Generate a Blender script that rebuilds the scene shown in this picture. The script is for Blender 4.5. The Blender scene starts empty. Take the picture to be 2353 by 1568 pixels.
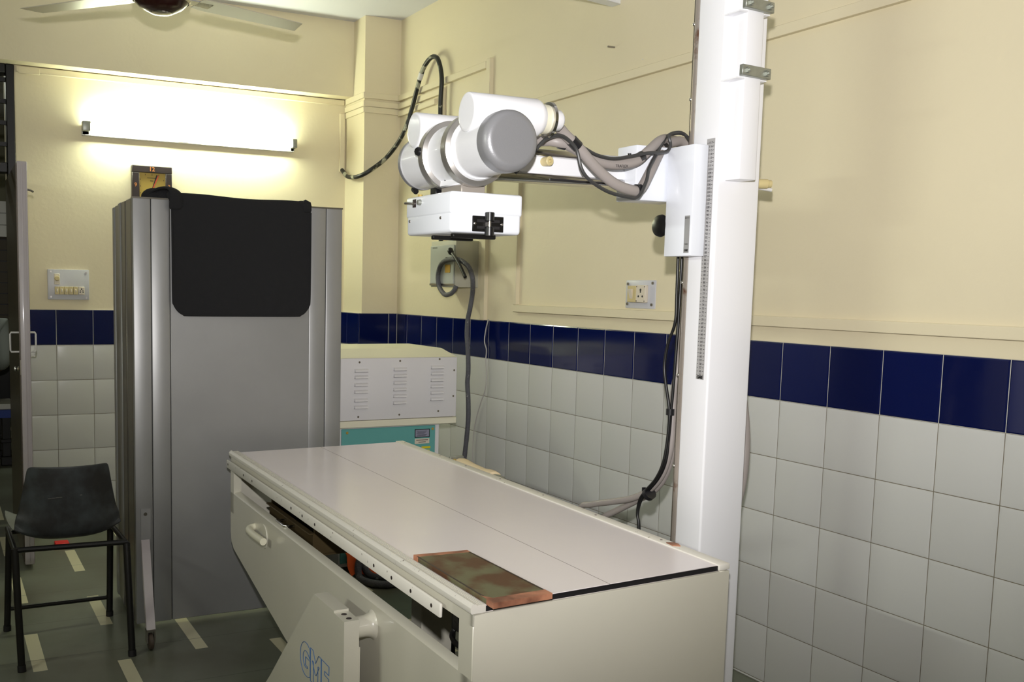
import bpy, bmesh, math, random
from mathutils import Vector, Matrix
random.seed(7)
S = bpy.context.scene
COL = S.collection
PI = math.pi

# ------------------------------------------------------------------ camera
cam_d = bpy.data.cameras.new('camera')
cam = bpy.data.objects.new('camera', cam_d)
COL.objects.link(cam)
CAM = Vector((-2.602, -3.891, 1.370))
RX = Vector((0.899239, -0.437041, 0.019102))
RY = Vector((-0.027466, -0.099984, -0.994610))
RZ = Vector((0.436596, 0.893867, -0.101913))
cam.matrix_world = Matrix(((RX[0], -RY[0], -RZ[0], CAM[0]), (RX[1], -RY[1], -RZ[1], CAM[1]), (RX[2], -RY[2], -RZ[2], CAM[2]), (0, 0, 0, 1)))
cam_d.sensor_width = 36.0
cam_d.lens = 2277.5553 / 2353 * 36.0
cam_d.shift_x = (2353 / 2 - 961.6374) / 2353
cam_d.shift_y = (895.8418 - 1568 / 2) / 2353
cam_d.clip_start = 0.05
S.camera = cam

# ------------------------------------------------------------------ world, exposure, large lights
S.view_settings.view_transform = 'Standard'
S.view_settings.look = 'None'
S.view_settings.gamma = 1.0
S.view_settings.use_curve_mapping = False
S.view_settings.exposure = 0.0
w = bpy.data.worlds.new('world'); S.world = w
w.use_nodes = True
w.node_tree.nodes['Background'].inputs[0].default_value = (0.6, 0.65, 0.7, 1)
w.node_tree.nodes['Background'].inputs[1].default_value = 0.02

def lamp(name, kind, loc, energy, color, **kw):
    d = bpy.data.lights.new(name, kind); d.energy = energy; d.color = color
    for k, v in kw.items(): setattr(d, k, v)
    o = bpy.data.objects.new(name, d); COL.objects.link(o); o.location = loc
    return o
# the flash gun on the camera, 17 cm over the lens
FL = CAM + Vector((0.0, 0.02, 0.17))
fl = lamp('camera_flash', 'SPOT', FL, 360, (1.0, 0.975, 0.965), spot_size=math.radians(90), spot_blend=1.0, shadow_soft_size=0.02)
aim = RZ * 2277.5 + RX * (1330 - 961.6) + RY * (290 - 895.8)
fl.rotation_euler = aim.to_track_quat('-Z', 'Y').to_euler()
# fluorescent tube of the same kind inferred on the unseen left wall, lighting the room softly
lamp('left_room_tube', 'AREA', (-4.95, -2.2, 2.2), 30, (0.95, 1.0, 0.88), shape='RECTANGLE', size=0.06, size_y=1.2).rotation_euler = (0, math.radians(-90), 0)
lamp('next_room_fill', 'AREA', (-3.2, 4.4, 2.85), 16, (0.95, 1.0, 0.85), shape='RECTANGLE', size=1.2, size_y=0.06)  # added area light without a fitting, brightens the room beyond the doorway

# ------------------------------------------------------------------ materials
def srgb(r, g, b):
    f = lambda c: (c / 255 / 12.92) if c / 255 <= 0.04045 else ((c / 255 + 0.055) / 1.055) ** 2.4
    return (f(r), f(g), f(b), 1.0)
def mat(name, col, rough=0.5, metal=0.0, var=0.0, vscale=8.0, bump=0.0, bscale=60.0, coat=0.0, col2=None, thr=None, emit=None, estr=0.0):
    m = bpy.data.materials.new(name); m.use_nodes = True
    nt = m.node_tree; b = nt.nodes['Principled BSDF']
    b.inputs['Base Color'].default_value = col
    b.inputs['Roughness'].default_value = rough
    b.inputs['Metallic'].default_value = metal
    if coat: b.inputs['Coat Weight'].default_value = coat; b.inputs['Coat Roughness'].default_value = 0.08
    tc = nt.nodes.new('ShaderNodeTexCoord')
    if var > 0 or col2 is not None:
        n = nt.nodes.new('ShaderNodeTexNoise'); n.inputs['Scale'].default_value = vscale; n.inputs['Detail'].default_value = 6
        nt.links.new(tc.outputs['Object'], n.inputs['Vector'])
        r = nt.nodes.new('ShaderNodeValToRGB')
        c2 = col2 if col2 is not None else tuple(max(0, c * (1 - var)) for c in col[:3]) + (1,)
        lo, hi = thr if thr else (0.3, 0.7)
        r.color_ramp.elements[0].position = lo; r.color_ramp.elements[0].color = c2
        r.color_ramp.elements[1].position = hi; r.color_ramp.elements[1].color = col
        nt.links.new(n.outputs['Fac'], r.inputs['Fac']); nt.links.new(r.outputs['Color'], b.inputs['Base Color'])
    if bump > 0:
        n2 = nt.nodes.new('ShaderNodeTexNoise'); n2.inputs['Scale'].default_value = bscale; n2.inputs['Detail'].default_value = 4
        nt.links.new(tc.outputs['Object'], n2.inputs['Vector'])
        bp = nt.nodes.new('ShaderNodeBump'); bp.inputs['Strength'].default_value = bump; bp.inputs['Distance'].default_value = 0.01
        nt.links.new(n2.outputs['Fac'], bp.inputs['Height']); nt.links.new(bp.outputs['Normal'], b.inputs['Normal'])
    if emit is not None:
        b.inputs['Emission Color'].default_value = emit; b.inputs['Emission Strength'].default_value = estr
    return m
M = {}
M['plaster'] = mat('cream_paint', srgb(223, 212, 182), 0.62, var=0.04, vscale=2.0, bump=0.08, bscale=45)
M['ceiling'] = mat('white_distemper', srgb(214, 214, 220), 0.8)
M['grout'] = mat('grout', srgb(122, 114, 98), 0.9)
M['grout_pale'] = mat('pale_grout', srgb(196, 194, 184), 0.9)
M['aluminium'] = mat('dull_aluminium', srgb(176, 168, 160), 0.45, metal=0.5)
def tile_mat(name, col, rough, var):
    m = mat(name, col, rough)
    nt = m.node_tree; b = nt.nodes['Principled BSDF']
    g = nt.nodes.new('ShaderNodeNewGeometry')
    r = nt.nodes.new('ShaderNodeValToRGB')
    r.color_ramp.elements[0].color = tuple(c * (1 - var) for c in col[:3]) + (1,)
    r.color_ramp.elements[1].color = col
    nt.links.new(g.outputs['Random Per Island'], r.inputs['Fac']); nt.links.new(r.outputs['Color'], b.inputs['Base Color'])
    b.inputs['Specular IOR Level'].default_value = 0.5
    return m
M['tile'] = tile_mat('white_tile', srgb(202, 202, 199), 0.22, 0.05)
M['navy'] = tile_mat('navy_tile', srgb(5, 17, 70), 0.10, 0.25)
M['enamel'] = mat('white_enamel', srgb(236, 236, 240), 0.28, coat=0.3)
M['enamel_cool'] = mat('cool_white_enamel', srgb(232, 235, 242), 0.3, coat=0.3)
M['cream_enamel'] = mat('cream_enamel', srgb(208, 204, 189), 0.30, var=0.03, vscale=5, coat=0.25)
M['rail_white'] = mat('chipped_white_rail', srgb(226, 222, 212), 0.38, col2=srgb(120, 110, 100), vscale=70, thr=(0.27, 0.31))
M['laminate'] = mat('pale_laminate', srgb(244, 236, 238), 0.22, var=0.03, vscale=3)
M['seam'] = mat('dark_seam', srgb(120, 105, 105), 0.5)
M['rubber'] = mat('black_rubber', srgb(20, 18, 22), 0.55)
M['black'] = mat('black_plastic', srgb(15, 15, 17), 0.35)
M['blackmetal'] = mat('black_painted_metal', srgb(16, 15, 15), 0.4, metal=0.2)
M['chrome'] = mat('chrome', srgb(206, 204, 202), 0.16, metal=1.0)
M['satin'] = mat('satin_chrome', srgb(196, 192, 188), 0.28, metal=0.85)
M['steel'] = mat('brushed_steel', srgb(165, 160, 155), 0.32, metal=1.0, bump=0.05, bscale=120)
M['rustrail'] = mat('worn_steel', srgb(188, 178, 170), 0.30, metal=0.6, col2=srgb(120, 80, 55), vscale=25, thr=(0.28, 0.42))
M['galv'] = mat('galvanised_steel', srgb(165, 168, 160), 0.42, metal=0.7, var=0.15, vscale=60)
M['greycap'] = mat('grey_hammered_cap', srgb(140, 140, 143), 0.38, metal=0.3, bump=0.06, bscale=400)
M['sheet'] = mat('silver_sheet', srgb(156, 156, 156), 0.42, metal=0.55, var=0.12, vscale=3.0, bump=0.03, bscale=12)
M['sheet_edge'] = mat('dull_sheet', srgb(120, 116, 108), 0.3, metal=0.8, var=0.2, vscale=4)
M['cloth'] = mat('black_cloth', srgb(16, 16, 19), 0.95, bump=0.15, bscale=300)
M['cable_grey'] = mat('grey_cable', srgb(158, 150, 146), 0.45, var=0.06, vscale=12)
M['cable_dark'] = mat('dark_grey_cable', srgb(58, 58, 58), 0.4)
M['hose'] = mat('grey_conduit_hose', srgb(86, 86, 92), 0.6, bump=0.5, bscale=160, col2=srgb(150, 150, 150), vscale=30, thr=(0.28, 0.33))
M['cable_paint'] = mat('paint_spattered_black_cable', srgb(22, 24, 24), 0.45, col2=srgb(150, 150, 132), vscale=14, thr=(0.42, 0.46))
M['cable_black'] = mat('black_cable', srgb(18, 18, 19), 0.4)
M['tape'] = mat('black_tape', srgb(30, 30, 33), 0.3)
M['scale'] = mat('scale_tape', srgb(168, 166, 166), 0.4)
M['ink'] = mat('black_ink', srgb(28, 26, 28), 0.6)
M['blue_ink'] = mat('blue_line', srgb(62, 104, 160), 0.5)
M['ivory'] = mat('aged_ivory_plastic', srgb(206, 190, 140), 0.4, var=0.1, vscale=20)
M['ivory_pale'] = mat('pale_ivory_plastic', srgb(214, 204, 186), 0.4)
M['board'] = mat('grey_white_laminate_board', srgb(196, 196, 202), 0.35)
M['brown'] = mat('dark_brown_wood', srgb(48, 38, 38), 0.4)
M['gold'] = mat('golden_dial', srgb(172, 146, 66), 0.45)
M['copper'] = mat('copper_numerals', srgb(196, 128, 70), 0.4)
M['redhand'] = mat('red_hand', srgb(190, 70, 45), 0.4)
M['teal'] = mat('teal_enamel', srgb(98, 166, 162), 0.4, var=0.05, vscale=6)
M['gen_white'] = mat('off_white_enamel', srgb(218, 216, 218), 0.36)
M['gen_cream'] = mat('cream_panel', srgb(226, 222, 200), 0.4)
M['yellow'] = mat('yellow_sticker', srgb(216, 200, 30), 0.5)
M['orange'] = mat('orange_cloth', srgb(226, 92, 26), 0.8)
M['tapeorange'] = mat('worn_orange_tape', srgb(190, 130, 100), 0.6, col2=srgb(118, 76, 58), vscale=14, thr=(0.36, 0.6))
M['rust'] = mat('rusty_brown_cassette', srgb(88, 56, 32), 0.5, col2=srgb(104, 102, 74), vscale=11, thr=(0.42, 0.56))
M['band'] = mat('beige_band_cloth', srgb(226, 206, 170), 0.8, var=0.1, vscale=14)
M['tray'] = mat('brown_tray_metal', srgb(92, 78, 52), 0.42, metal=0.5)
M['shell'] = mat('scuffed_black_plastic', srgb(54, 59, 62), 0.5, col2=srgb(32, 32, 33), vscale=12, thr=(0.4, 0.65), bump=0.12, bscale=25)
M['scuff'] = mat('pale_scuff', srgb(96, 94, 90), 0.7)
M['fanblade'] = mat('cream_fan_blade', srgb(196, 190, 170), 0.34, metal=0.2)
M['maroon'] = mat('dark_maroon_gloss', srgb(40, 16, 13), 0.25, coat=0.2)
M['red'] = mat('red_plastic', srgb(214, 30, 26), 0.4)
M['tube'] = mat('fluorescent_tube', srgb(255, 255, 255), 0.3, emit=(0.92, 1.0, 0.74, 1), estr=95.0)
M['doorpaint'] = mat('grey_white_door_paint', srgb(186, 178, 180), 0.35, var=0.06, vscale=9, coat=0.3)
M['doorface'] = mat('shaded_door_sheet', srgb(74, 66, 56), 0.4, metal=0.4)  # dark tone paints in the weaker light on the leaf's left face
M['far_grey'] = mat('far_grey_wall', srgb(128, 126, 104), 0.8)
M['white_paint'] = mat('white_paint', srgb(214, 212, 210), 0.4)
M['shirt'] = mat('pale_shirt', srgb(176, 184, 180), 0.85)
M['trouser'] = mat('dark_trousers', srgb(44, 40, 34), 0.9)
M['skin'] = mat('skin', srgb(122, 78, 58), 0.55)
M['hair'] = mat('black_hair', srgb(14, 12, 12), 0.6)
M['bluebench'] = mat('blue_edge', srgb(24, 60, 150), 0.4)
M['rustwheel'] = mat('rusty_wheel', srgb(70, 58, 48), 0.6)

def floor_mat():
    m = mat('grey_green_stone', srgb(112, 116, 102), 0.28, col2=srgb(88, 86, 72), vscale=2.2, thr=(0.35, 0.65))
    nt = m.node_tree; b = nt.nodes['Principled BSDF']
    lk = b.inputs['Base Color'].links[0].from_socket
    g = nt.nodes.new('ShaderNodeNewGeometry'); sp = nt.nodes.new('ShaderNodeSeparateXYZ')
    nt.links.new(g.outputs['Position'], sp.inputs[0])
    def mth(op, a, bb=None, cc=None):
        n = nt.nodes.new('ShaderNodeMath'); n.operation = op
        for i, v in enumerate((a, bb, cc)):
            if v is None: continue
            if isinstance(v, (int, float)): n.inputs[i].default_value = v
            else: nt.links.new(v, n.inputs[i])
        return n.outputs[0]
    PX, PY = 0.286, 0.815
    cx = mth('DIVIDE', mth('ADD', sp.outputs[0], 2.039 + PX * 20), PX)
    col = mth('FLOOR', cx); fx = mth('FRACT', cx)
    par = mth('FLOORED_MODULO', col, 2.0)
    yy = mth('DIVIDE', mth('ADD', mth('ADD', sp.outputs[1], mth('MULTIPLY', par, PY / 2)), -0.125 + PY * 20), PY)
    fy = mth('FRACT', yy)
    inx = mth('LESS_THAN', fx, 0.048 / PX); iny = mth('LESS_THAN', fy, 0.405 / PY)
    msk = mth('MULTIPLY', inx, iny)
    mx = nt.nodes.new('ShaderNodeMix'); mx.data_type = 'RGBA'
    nt.links.new(msk, mx.inputs[0]); nt.links.new(lk, mx.inputs[6]); mx.inputs[7].default_value = srgb(206, 200, 170)
    # slab joints
    j = mth('LESS_THAN', mth('ABSOLUTE', mth('SUBTRACT', mth('FRACT', mth('DIVIDE', mth('ADD', sp.outputs[1], 20.34), 0.815 / 2)), 0.5)), 0.006)
    mx2 = nt.nodes.new('ShaderNodeMix'); mx2.data_type = 'RGBA'
    nt.links.new(mth('MULTIPLY', j, 0.55), mx2.inputs[0]); nt.links.new(mx.outputs[2], mx2.inputs[6]); mx2.inputs[7].default_value = srgb(60, 58, 50)
    nt.links.new(mx2.outputs[2], b.inputs['Base Color'])
    return m
M['floor'] = floor_mat()

# ------------------------------------------------------------------ mesh builder
class MB:
    def __init__(s, tf=None):
        s.bm = bmesh.new(); s.tf = tf; s.mi = 0
    def _new(s, geom_verts, faces=None):
        pass
    def _mark(s, f0):
        for f in list(s.bm.faces)[f0:]: f.material_index = s.mi
    def box(s, x0, x1, y0, y1, z0, z1, bev=0.0, seg=2):
        bm = s.bm; f0 = len(bm.faces)
        if bev > 0:
            t = bmesh.new(); bmesh.ops.create_cube(t, size=1)
            for v in t.verts: v.co = Vector((x0 + (v.co.x + .5) * (x1 - x0), y0 + (v.co.y + .5) * (y1 - y0), z0 + (v.co.z + .5) * (z1 - z0)))
            bmesh.ops.bevel(t, geom=list(t.edges), offset=bev, segments=seg, profile=0.5, affect='EDGES')
            s.merge(t)
        else:
            v = [bm.verts.new((x, y, z)) for x in (x0, x1) for y in (y0, y1) for z in (z0, z1)]
            for q in ((0, 1, 3, 2), (4, 6, 7, 5), (0, 4, 5, 1), (2, 3, 7, 6), (0, 2, 6, 4), (1, 5, 7, 3)): bm.faces.new([v[i] for i in q])
            s._mark(f0)
        return s
    def merge(s, t, mtx=None):
        f0 = len(s.bm.faces); mp = {}
        for v in t.verts: mp[v] = s.bm.verts.new(mtx @ v.co if mtx else v.co)
        for f in t.faces:
            try: s.bm.faces.new([mp[v] for v in f.verts])
            except ValueError: pass
        s._mark(f0); t.free(); return s
    def lathe(s, p, axis, prof, n=32, cap0=True, cap1=True):
        # prof: list of (distance along axis, radius)
        a = Vector(axis).normalized(); p = Vector(p)
        u = a.orthogonal().normalized(); v = a.cross(u); bm = s.bm; f0 = len(bm.faces)
        rings = []
        for d, r in prof:
            rings.append([bm.verts.new(p + a * d + u * (r * math.cos(2 * PI * i / n)) + v * (r * math.sin(2 * PI * i / n))) for i in range(n)])
        for A, B in zip(rings, rings[1:]):
            for i in range(n): bm.faces.new((A[i], A[(i + 1) % n], B[(i + 1) % n], B[i]))
        if cap0: bm.faces.new(list(reversed(rings[0])))
        if cap1: bm.faces.new(rings[-1])
        s._mark(f0); return s
    def cyl(s, p0, p1, r, n=20, r1=None):
        d = Vector(p1) - Vector(p0)
        return s.lathe(p0, d, [(0, r), (d.length, r if r1 is None else r1)], n)
    def tube(s, pts, r, n=10, smooth=True, sub=6):
        P = [Vector(p) for p in pts]
        if smooth and len(P) > 2:
            Q = []
            for i in range(len(P) - 1):
                p0 = P[i - 1] if i > 0 else P[i] * 2 - P[i + 1]; p1, p2 = P[i], P[i + 1]
                p3 = P[i + 2] if i + 2 < len(P) else p2 * 2 - p1
                for k in range(sub):
                    t = k / sub
                    Q.append(0.5 * ((2 * p1) + (p2 - p0) * t + (2 * p0 - 5 * p1 + 4 * p2 - p3) * t * t + (3 * p1 - p0 - 3 * p2 + p3) * t ** 3))
            Q.append(P[-1]); P = Q
        bm = s.bm; f0 = len(bm.faces); rings = []
        tprev = (P[1] - P[0]).normalized(); u = tprev.orthogonal().normalized()
        for i, p in enumerate(P):
            t = (P[min(i + 1, len(P) - 1)] - P[max(i - 1, 0)])
            if t.length < 1e-9: t = tprev
            t = t.normalized()
            u = (u - t * u.dot(t)).normalized(); v = t.cross(u); tprev = t
            rings.append([bm.verts.new(p + u * (r * math.cos(2 * PI * k / n)) + v * (r * math.sin(2 * PI * k / n))) for k in range(n)])
        for A, B in zip(rings, rings[1:]):
            for k in range(n): bm.faces.new((A[k], A[(k + 1) % n], B[(k + 1) % n], B[k]))
        bm.faces.new(list(reversed(rings[0]))); bm.faces.new(rings[-1])
        s._mark(f0); return s
    def prism(s, poly, d):
        # poly: 3D points of a planar outline, d: extrusion vector
        bm = s.bm; f0 = len(bm.faces); d = Vector(d)
        A = [bm.verts.new(Vector(p)) for p in poly]; B = [bm.verts.new(Vector(p) + d) for p in poly]; n = len(A)
        bm.faces.new(list(reversed(A))); bm.faces.new(B)
        for i in range(n): bm.faces.new((A[i], A[(i + 1) % n], B[(i + 1) % n], B[i]))
        s._mark(f0); return s
    def grid(s, rows):
        bm = s.bm; f0 = len(bm.faces)
        R = [[bm.verts.new(Vector(p)) for p in row] for row in rows]
        for a, b in zip(R, R[1:]):
            for i in range(len(a) - 1): bm.faces.new((a[i], a[i + 1], b[i + 1], b[i]))
        s._mark(f0); return s
    def ball(s, c, r, sc=(1, 1, 1), n=16):
        t = bmesh.new(); bmesh.ops.create_uvsphere(t, u_segments=n, v_segments=n // 2, radius=r)
        return s.merge(t, Matrix.Translation(c) @ Matrix.Diagonal((*sc, 1)))
    def text(s, body, org, xd, yd, size, thick=0.0004, outline=0.0, align='CENTER', bold=0.0):
        cu = bpy.data.curves.new('t', 'FONT'); cu.body = body; cu.size = size; cu.align_x = align; cu.align_y = 'CENTER'
        cu.offset = bold
        if outline > 0: cu.fill_mode = 'NONE'; cu.bevel_depth = outline; cu.bevel_resolution = 0
        else: cu.extrude = thick
        o = bpy.data.objects.new('t', cu); COL.objects.link(o)
        dg = bpy.context.evaluated_depsgraph_get(); me = bpy.data.meshes.new_from_object(o.evaluated_get(dg))
        t = bmesh.new(); t.from_mesh(me)
        xd = Vector(xd).normalized(); yd = Vector(yd).normalized(); zd = xd.cross(yd); org = Vector(org)
        mt = Matrix(((xd.x, yd.x, zd.x, org.x), (xd.y, yd.y, zd.y, org.y), (xd.z, yd.z, zd.z, org.z), (0, 0, 0, 1)))
        s.merge(t, mt)
        bpy.data.objects.remove(o); bpy.data.curves.remove(cu); bpy.data.meshes.remove(me)
        return s
    def build(s, name, mats, parent=None, smooth=40, loc=None, mods=None):
        bm = s.bm
        if s.tf:
            for v in bm.verts: v.co = s.tf(v.co)
        bmesh.ops.recalc_face_normals(bm, faces=list(bm.faces))
        for f in bm.faces: f.smooth = True
        lim = math.radians(smooth)
        for e in bm.edges:
            e.smooth = (len(e.link_faces) == 2 and e.calc_face_angle(PI) < lim)
        if parent is not None: o0 = origin(parent)
        else:
            if loc is not None: o0 = Vector(loc)
            else:
                xs = [v.co for v in bm.verts]
                o0 = Vector(((min(v.x for v in xs) + max(v.x for v in xs)) / 2, (min(v.y for v in xs) + max(v.y for v in xs)) / 2, min(v.z for v in xs)))
        for v in bm.verts: v.co -= o0
        me = bpy.data.meshes.new(name); bm.to_mesh(me); bm.free()
        for m in (mats if isinstance(mats, (list, tuple)) else [mats]): me.materials.append(m if not isinstance(m, str) else M[m])
        o = bpy.data.objects.new(name, me); COL.objects.link(o)
        if parent is not None: o.parent = parent
        else: o.location = o0
        return o
def origin(o):
    v = Vector((0, 0, 0))
    while o: v += o.location; o = o.parent
    return v
def tag(o, label, cat, group=None, kind=None):
    o['label'] = label; o['category'] = cat
    if group: o['group'] = group
    if kind: o['kind'] = kind
    return o
def thing(name, label, cat, loc, group=None, kind=None):
    o = bpy.data.objects.new(name, None); COL.objects.link(o); o.location = loc; o.empty_display_size = 0.1
    return tag(o, label, cat, group, kind)
def struct(o, label, cat): return tag(o, label, cat, None, 'structure')
def lab(o, text): o['label'] = text; return o
# ================================================================== THE ROOM
NZ = 1.21          # top of the navy tile band
T = 0.2
CZ = 2.985         # ceiling
BZ = 2.535         # underside of the beam on the back wall
YB = 2.055
XD0, XD1 = -3.25, -2.181   # doorway in the back wall
def tiles(mb, n, d, u0, u1, ulines, org, zr, inset=0.0013, th=0.0066, bev=0.011):
    # tiles on a wall: org + d*u + z ; n = outward normal; pillowed edge
    d = Vector(d); n = Vector(n); org = Vector(org)
    us = sorted([u0] + [x for x in ulines if u0 + 0.004 < x < u1 - 0.004] + [u1])
    for a, b in zip(us, us[1:]):
        for r, (z1, z0) in enumerate(zr):
            mb.mi = 2 if r == 0 else 1
            P = lambda u, z, h: org + d * u + Vector((0, 0, z)) + n * h
            i = inset; bb = 0.004 if r == 0 else min(bev, (b - a) / 3, (z1 - z0) / 3)
            q0 = [P(a + i, z0 + i, 0), P(b - i, z0 + i, 0), P(b - i, z1 - i, 0), P(a + i, z1 - i, 0)]
            hh = th * 0.70
            q1 = [P(a + i, z0 + i, hh), P(b - i, z0 + i, hh), P(b - i, z1 - i, hh), P(a + i, z1 - i, hh)]
            j = i + bb
            q2 = [P(a + j, z0 + j, th), P(b - j, z0 + j, th), P(b - j, z1 - j, th), P(a + j, z1 - j, th)]
            bm = mb.bm; f0 = len(bm.faces)
            V = [[bm.verts.new(p) for p in q] for q in (q0, q1, q2)]
            for A, B in zip(V, V[1:]):
                for k in range(4): bm.faces.new((A[k], A[(k + 1) % 4], B[(k + 1) % 4], B[k]))
            bm.faces.new(V[2])
            mb._mark(f0)
    mb.mi = 0
zrows = [(NZ - T * r, max(NZ - T * (r + 1), 0.0)) for r in range(7)]
# right wall: plaster slab behind, tiles on the lower part
mb = MB(); mb.box(-0.006, 0.2, -6.2, YB + 0.2, NZ, CZ + 0.1); mb.mi = 3; mb.box(-0.0060, 0.2, -6.2, YB + 0.2, -0.1, NZ - T); mb.mi = 4; mb.box(-0.0061, 0.2, -6.2, YB + 0.2, NZ - T, NZ - .0005); mb.mi = 0
tiles(mb, (-1, 0, 0), (0, 1, 0), -6.0, 1.747, [-T * k for k in range(-9, 31)], (-0.002, 0, 0), zrows)
wr = struct(mb.build('wall_right', ['plaster', 'tile', 'navy', 'grout', 'grout_pale'], smooth=12), 'cream plaster wall on the right with navy band over white tiles', 'wall')
# back wall with the doorway at its left end
mb = MB()
mb.box(XD1, 0.004, YB + 0.004, YB + 0.18, NZ, CZ + 0.1); mb.box(-5.1, XD0, YB + 0.004, YB + 0.18, -0.1, CZ + 0.1); mb.box(XD0, XD1, YB + 0.004, YB + 0.18, BZ + 0.02, CZ + 0.1)
mb.mi = 3; mb.box(XD1, 0.004, YB - 0.0040, YB + 0.18, -0.1, NZ - T); mb.mi = 4; mb.box(XD1, 0.004, YB - 0.0041, YB + 0.18, NZ - T, NZ - .0005); mb.mi = 0
tiles(mb, (0, -1, 0), (1, 0, 0), XD1, -0.2645, [-1.9875 + T * k for k in range(-1, 10)], (0, YB, 0), zrows)
struct(mb.build('wall_back', ['plaster', 'tile', 'navy', 'grout', 'grout_pale'], smooth=12), 'cream back wall behind the metal screen, with the fluorescent tube', 'wall')
# pilaster in the corner
mb = MB(); mb.box(-0.2425, 0.004, 1.755, YB + 0.004, NZ, CZ); mb.mi = 3; mb.box(-0.2625, -0.002, 1.7490, YB, -0.05, NZ - T); mb.mi = 4; mb.box(-0.2626, -0.002, 1.7489, YB, NZ - T, NZ - .0005); mb.mi = 0
tiles(mb, (0, -1, 0), (1, 0, 0), -0.2645, -0.008, [-0.0645], (0, 1.753, 0), zrows)
tiles(mb, (-1, 0, 0), (0, 1, 0), 1.747, YB - 0.006, [1.947], (-0.2585, 0, 0), zrows)
struct(mb.build('trim_1', ['plaster', 'tile', 'navy', 'grout', 'grout_pale'], smooth=12), 'cream square pillar in the room corner', 'pillar')
# beam across the top of the back wall
struct(MB().box(-5.1, -0.2425, 1.935, YB + 0.004, BZ, CZ).build('trim_2', 'plaster'), 'cream beam across the top of the back wall', 'beam')
struct(MB().box(-5.3, 0.2, -6.2, 7.2, CZ, CZ + 0.12).build('ceiling', 'ceiling'), 'white ceiling', 'ceiling')
struct(MB().box(-5.3, 0.2, -6.2, 7.2, -0.12, 0.0).build('floor', 'floor'), 'grey green stone floor with short pale inlaid strips', 'floor')
struct(MB().box(-5.3, -5.1, -6.2, 7.2, -0.1, CZ + 0.1).build('wall_left', 'plaster'), 'cream wall on the left, outside the picture', 'wall')
struct(MB().box(-5.3, 0.2, -6.4, -6.2, -0.1, CZ + 0.1).build('wall_front', 'plaster'), 'cream wall behind the photographer', 'wall')
# the next room beyond the doorway
mb = MB(); mb.box(-5.3, 0.2, 7.0, 7.2, -0.1, CZ + 0.1); mb.box(-1.2, -1.0, YB + 0.19, 7.0, -0.1, CZ + 0.1)
struct(mb.build('wall_far', 'far_grey'), 'grey wall of the next room seen through the doorway', 'wall')
# flat cable casings painted over on the walls (z centre, thickness 6 mm)
n = 3
def casing(x0, x1, y0, y1, z0, z1, text):
    global n
    if x1 == 0.004: x0 -= 0.017
    if y1 == YB + 0.004: y0 -= 0.005
    o = MB().box(x0, x1, y0, y1, z0, z1, 0.002, 1).build('trim_%d' % n, 'plaster'); n += 1
    return struct(o, text, 'cable casing')
casing(-0.010, 0.004, -2.9, 0.66, 2.236, 2.272, 'painted flat cable casing running along the upper right wall behind the column')
casing(-0.010, 0.004, -2.9, 0.335, 1.262, 1.298, 'painted flat cable casing running just above the navy tiles')
casing(-0.010, 0.004, 0.312, 0.335, 1.298, 1.95, 'short vertical cable casing rising from the low casing below the x-ray head')
casing(-0.010, 0.004, 0.625, 0.665, NZ, 2.545, 'tall vertical cable casing on the right wall beside the grey switch box')
casing(-0.012, 0.004, 0.665, 1.745, 2.500, 2.535, 'topmost of three casings on the right wall near the pillar')
casing(-0.010, 0.004, 1.172, 1.745, 2.452, 2.487, 'middle of three casings on the right wall near the pillar')
casing(-0.009, 0.004, 1.25, 1.745, 2.408, 2.440, 'lowest of three casings on the right wall near the pillar')
casing(-0.010, 0.004, 1.150, 1.170, 1.62, 2.487, 'vertical cable casing behind the looped black cable')
for z, d, t in ((2.502, .012, 'top'), (2.455, .010, 'middle'), (2.418, .009, 'bottom')):
    casing(-0.2425 - d, 0.0, 1.755 - d, 1.756, z, z + 0.034, '%s casing wrapped across the front of the pillar' % t)
    casing(-0.2425 - d, -0.2425, 1.756, YB, z, z + 0.034, '%s casing on the narrow side face of the pillar' % t)
casing(-0.285, -0.2545, YB - 0.012, YB + 0.004, 2.09, 2.45, 'vertical casing in the corner left of the pillar')
casing(-2.17, -0.26, YB - 0.014, YB + 0.004, 2.498, 2.529, 'long casing under the beam on the back wall')
casing(-2.16, -2.05, YB - 0.020, YB - 0.0142, 2.490, 2.528, 'small grey joint cover on the casing at the doorway')

# ---- doorway: black frame with louvred fanlight, open lead-lined leaf
mb = MB()
mb.box(-2.224, XD1 + 0.001, YB - 0.01, YB + 0.09, 0, BZ, 0.004, 1); mb.box(XD0 - 0.001, XD0 + 0.045, YB - 0.01, YB + 0.09, 0, BZ, 0.004, 1)
mb.box(XD0 + 0.045, -2.224, YB - 0.01, YB + 0.09, BZ - 0.05, BZ, 0.004, 1); mb.box(XD0 + 0.045, -2.224, YB - 0.01, YB + 0.09, 1.955, 2.01, 0.004, 1)
dr = struct(mb.build('door_1', 'blackmetal', loc=(-2.2, YB, 0)), 'black door frame with fanlight bars in the left doorway', 'door frame')
for k in range(4):
    z = 2.10 + 0.115 * k
    MB().box(XD0 + 0.045, -2.224, YB + 0.02, YB + 0.045, z, z + 0.022).build('fanlight_bar', 'blackmetal', dr)
MB().box(-2.2245, -2.205, YB + 0.091, YB + 0.17, 0, BZ).build('jamb_edge', 'plaster', dr)
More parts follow.
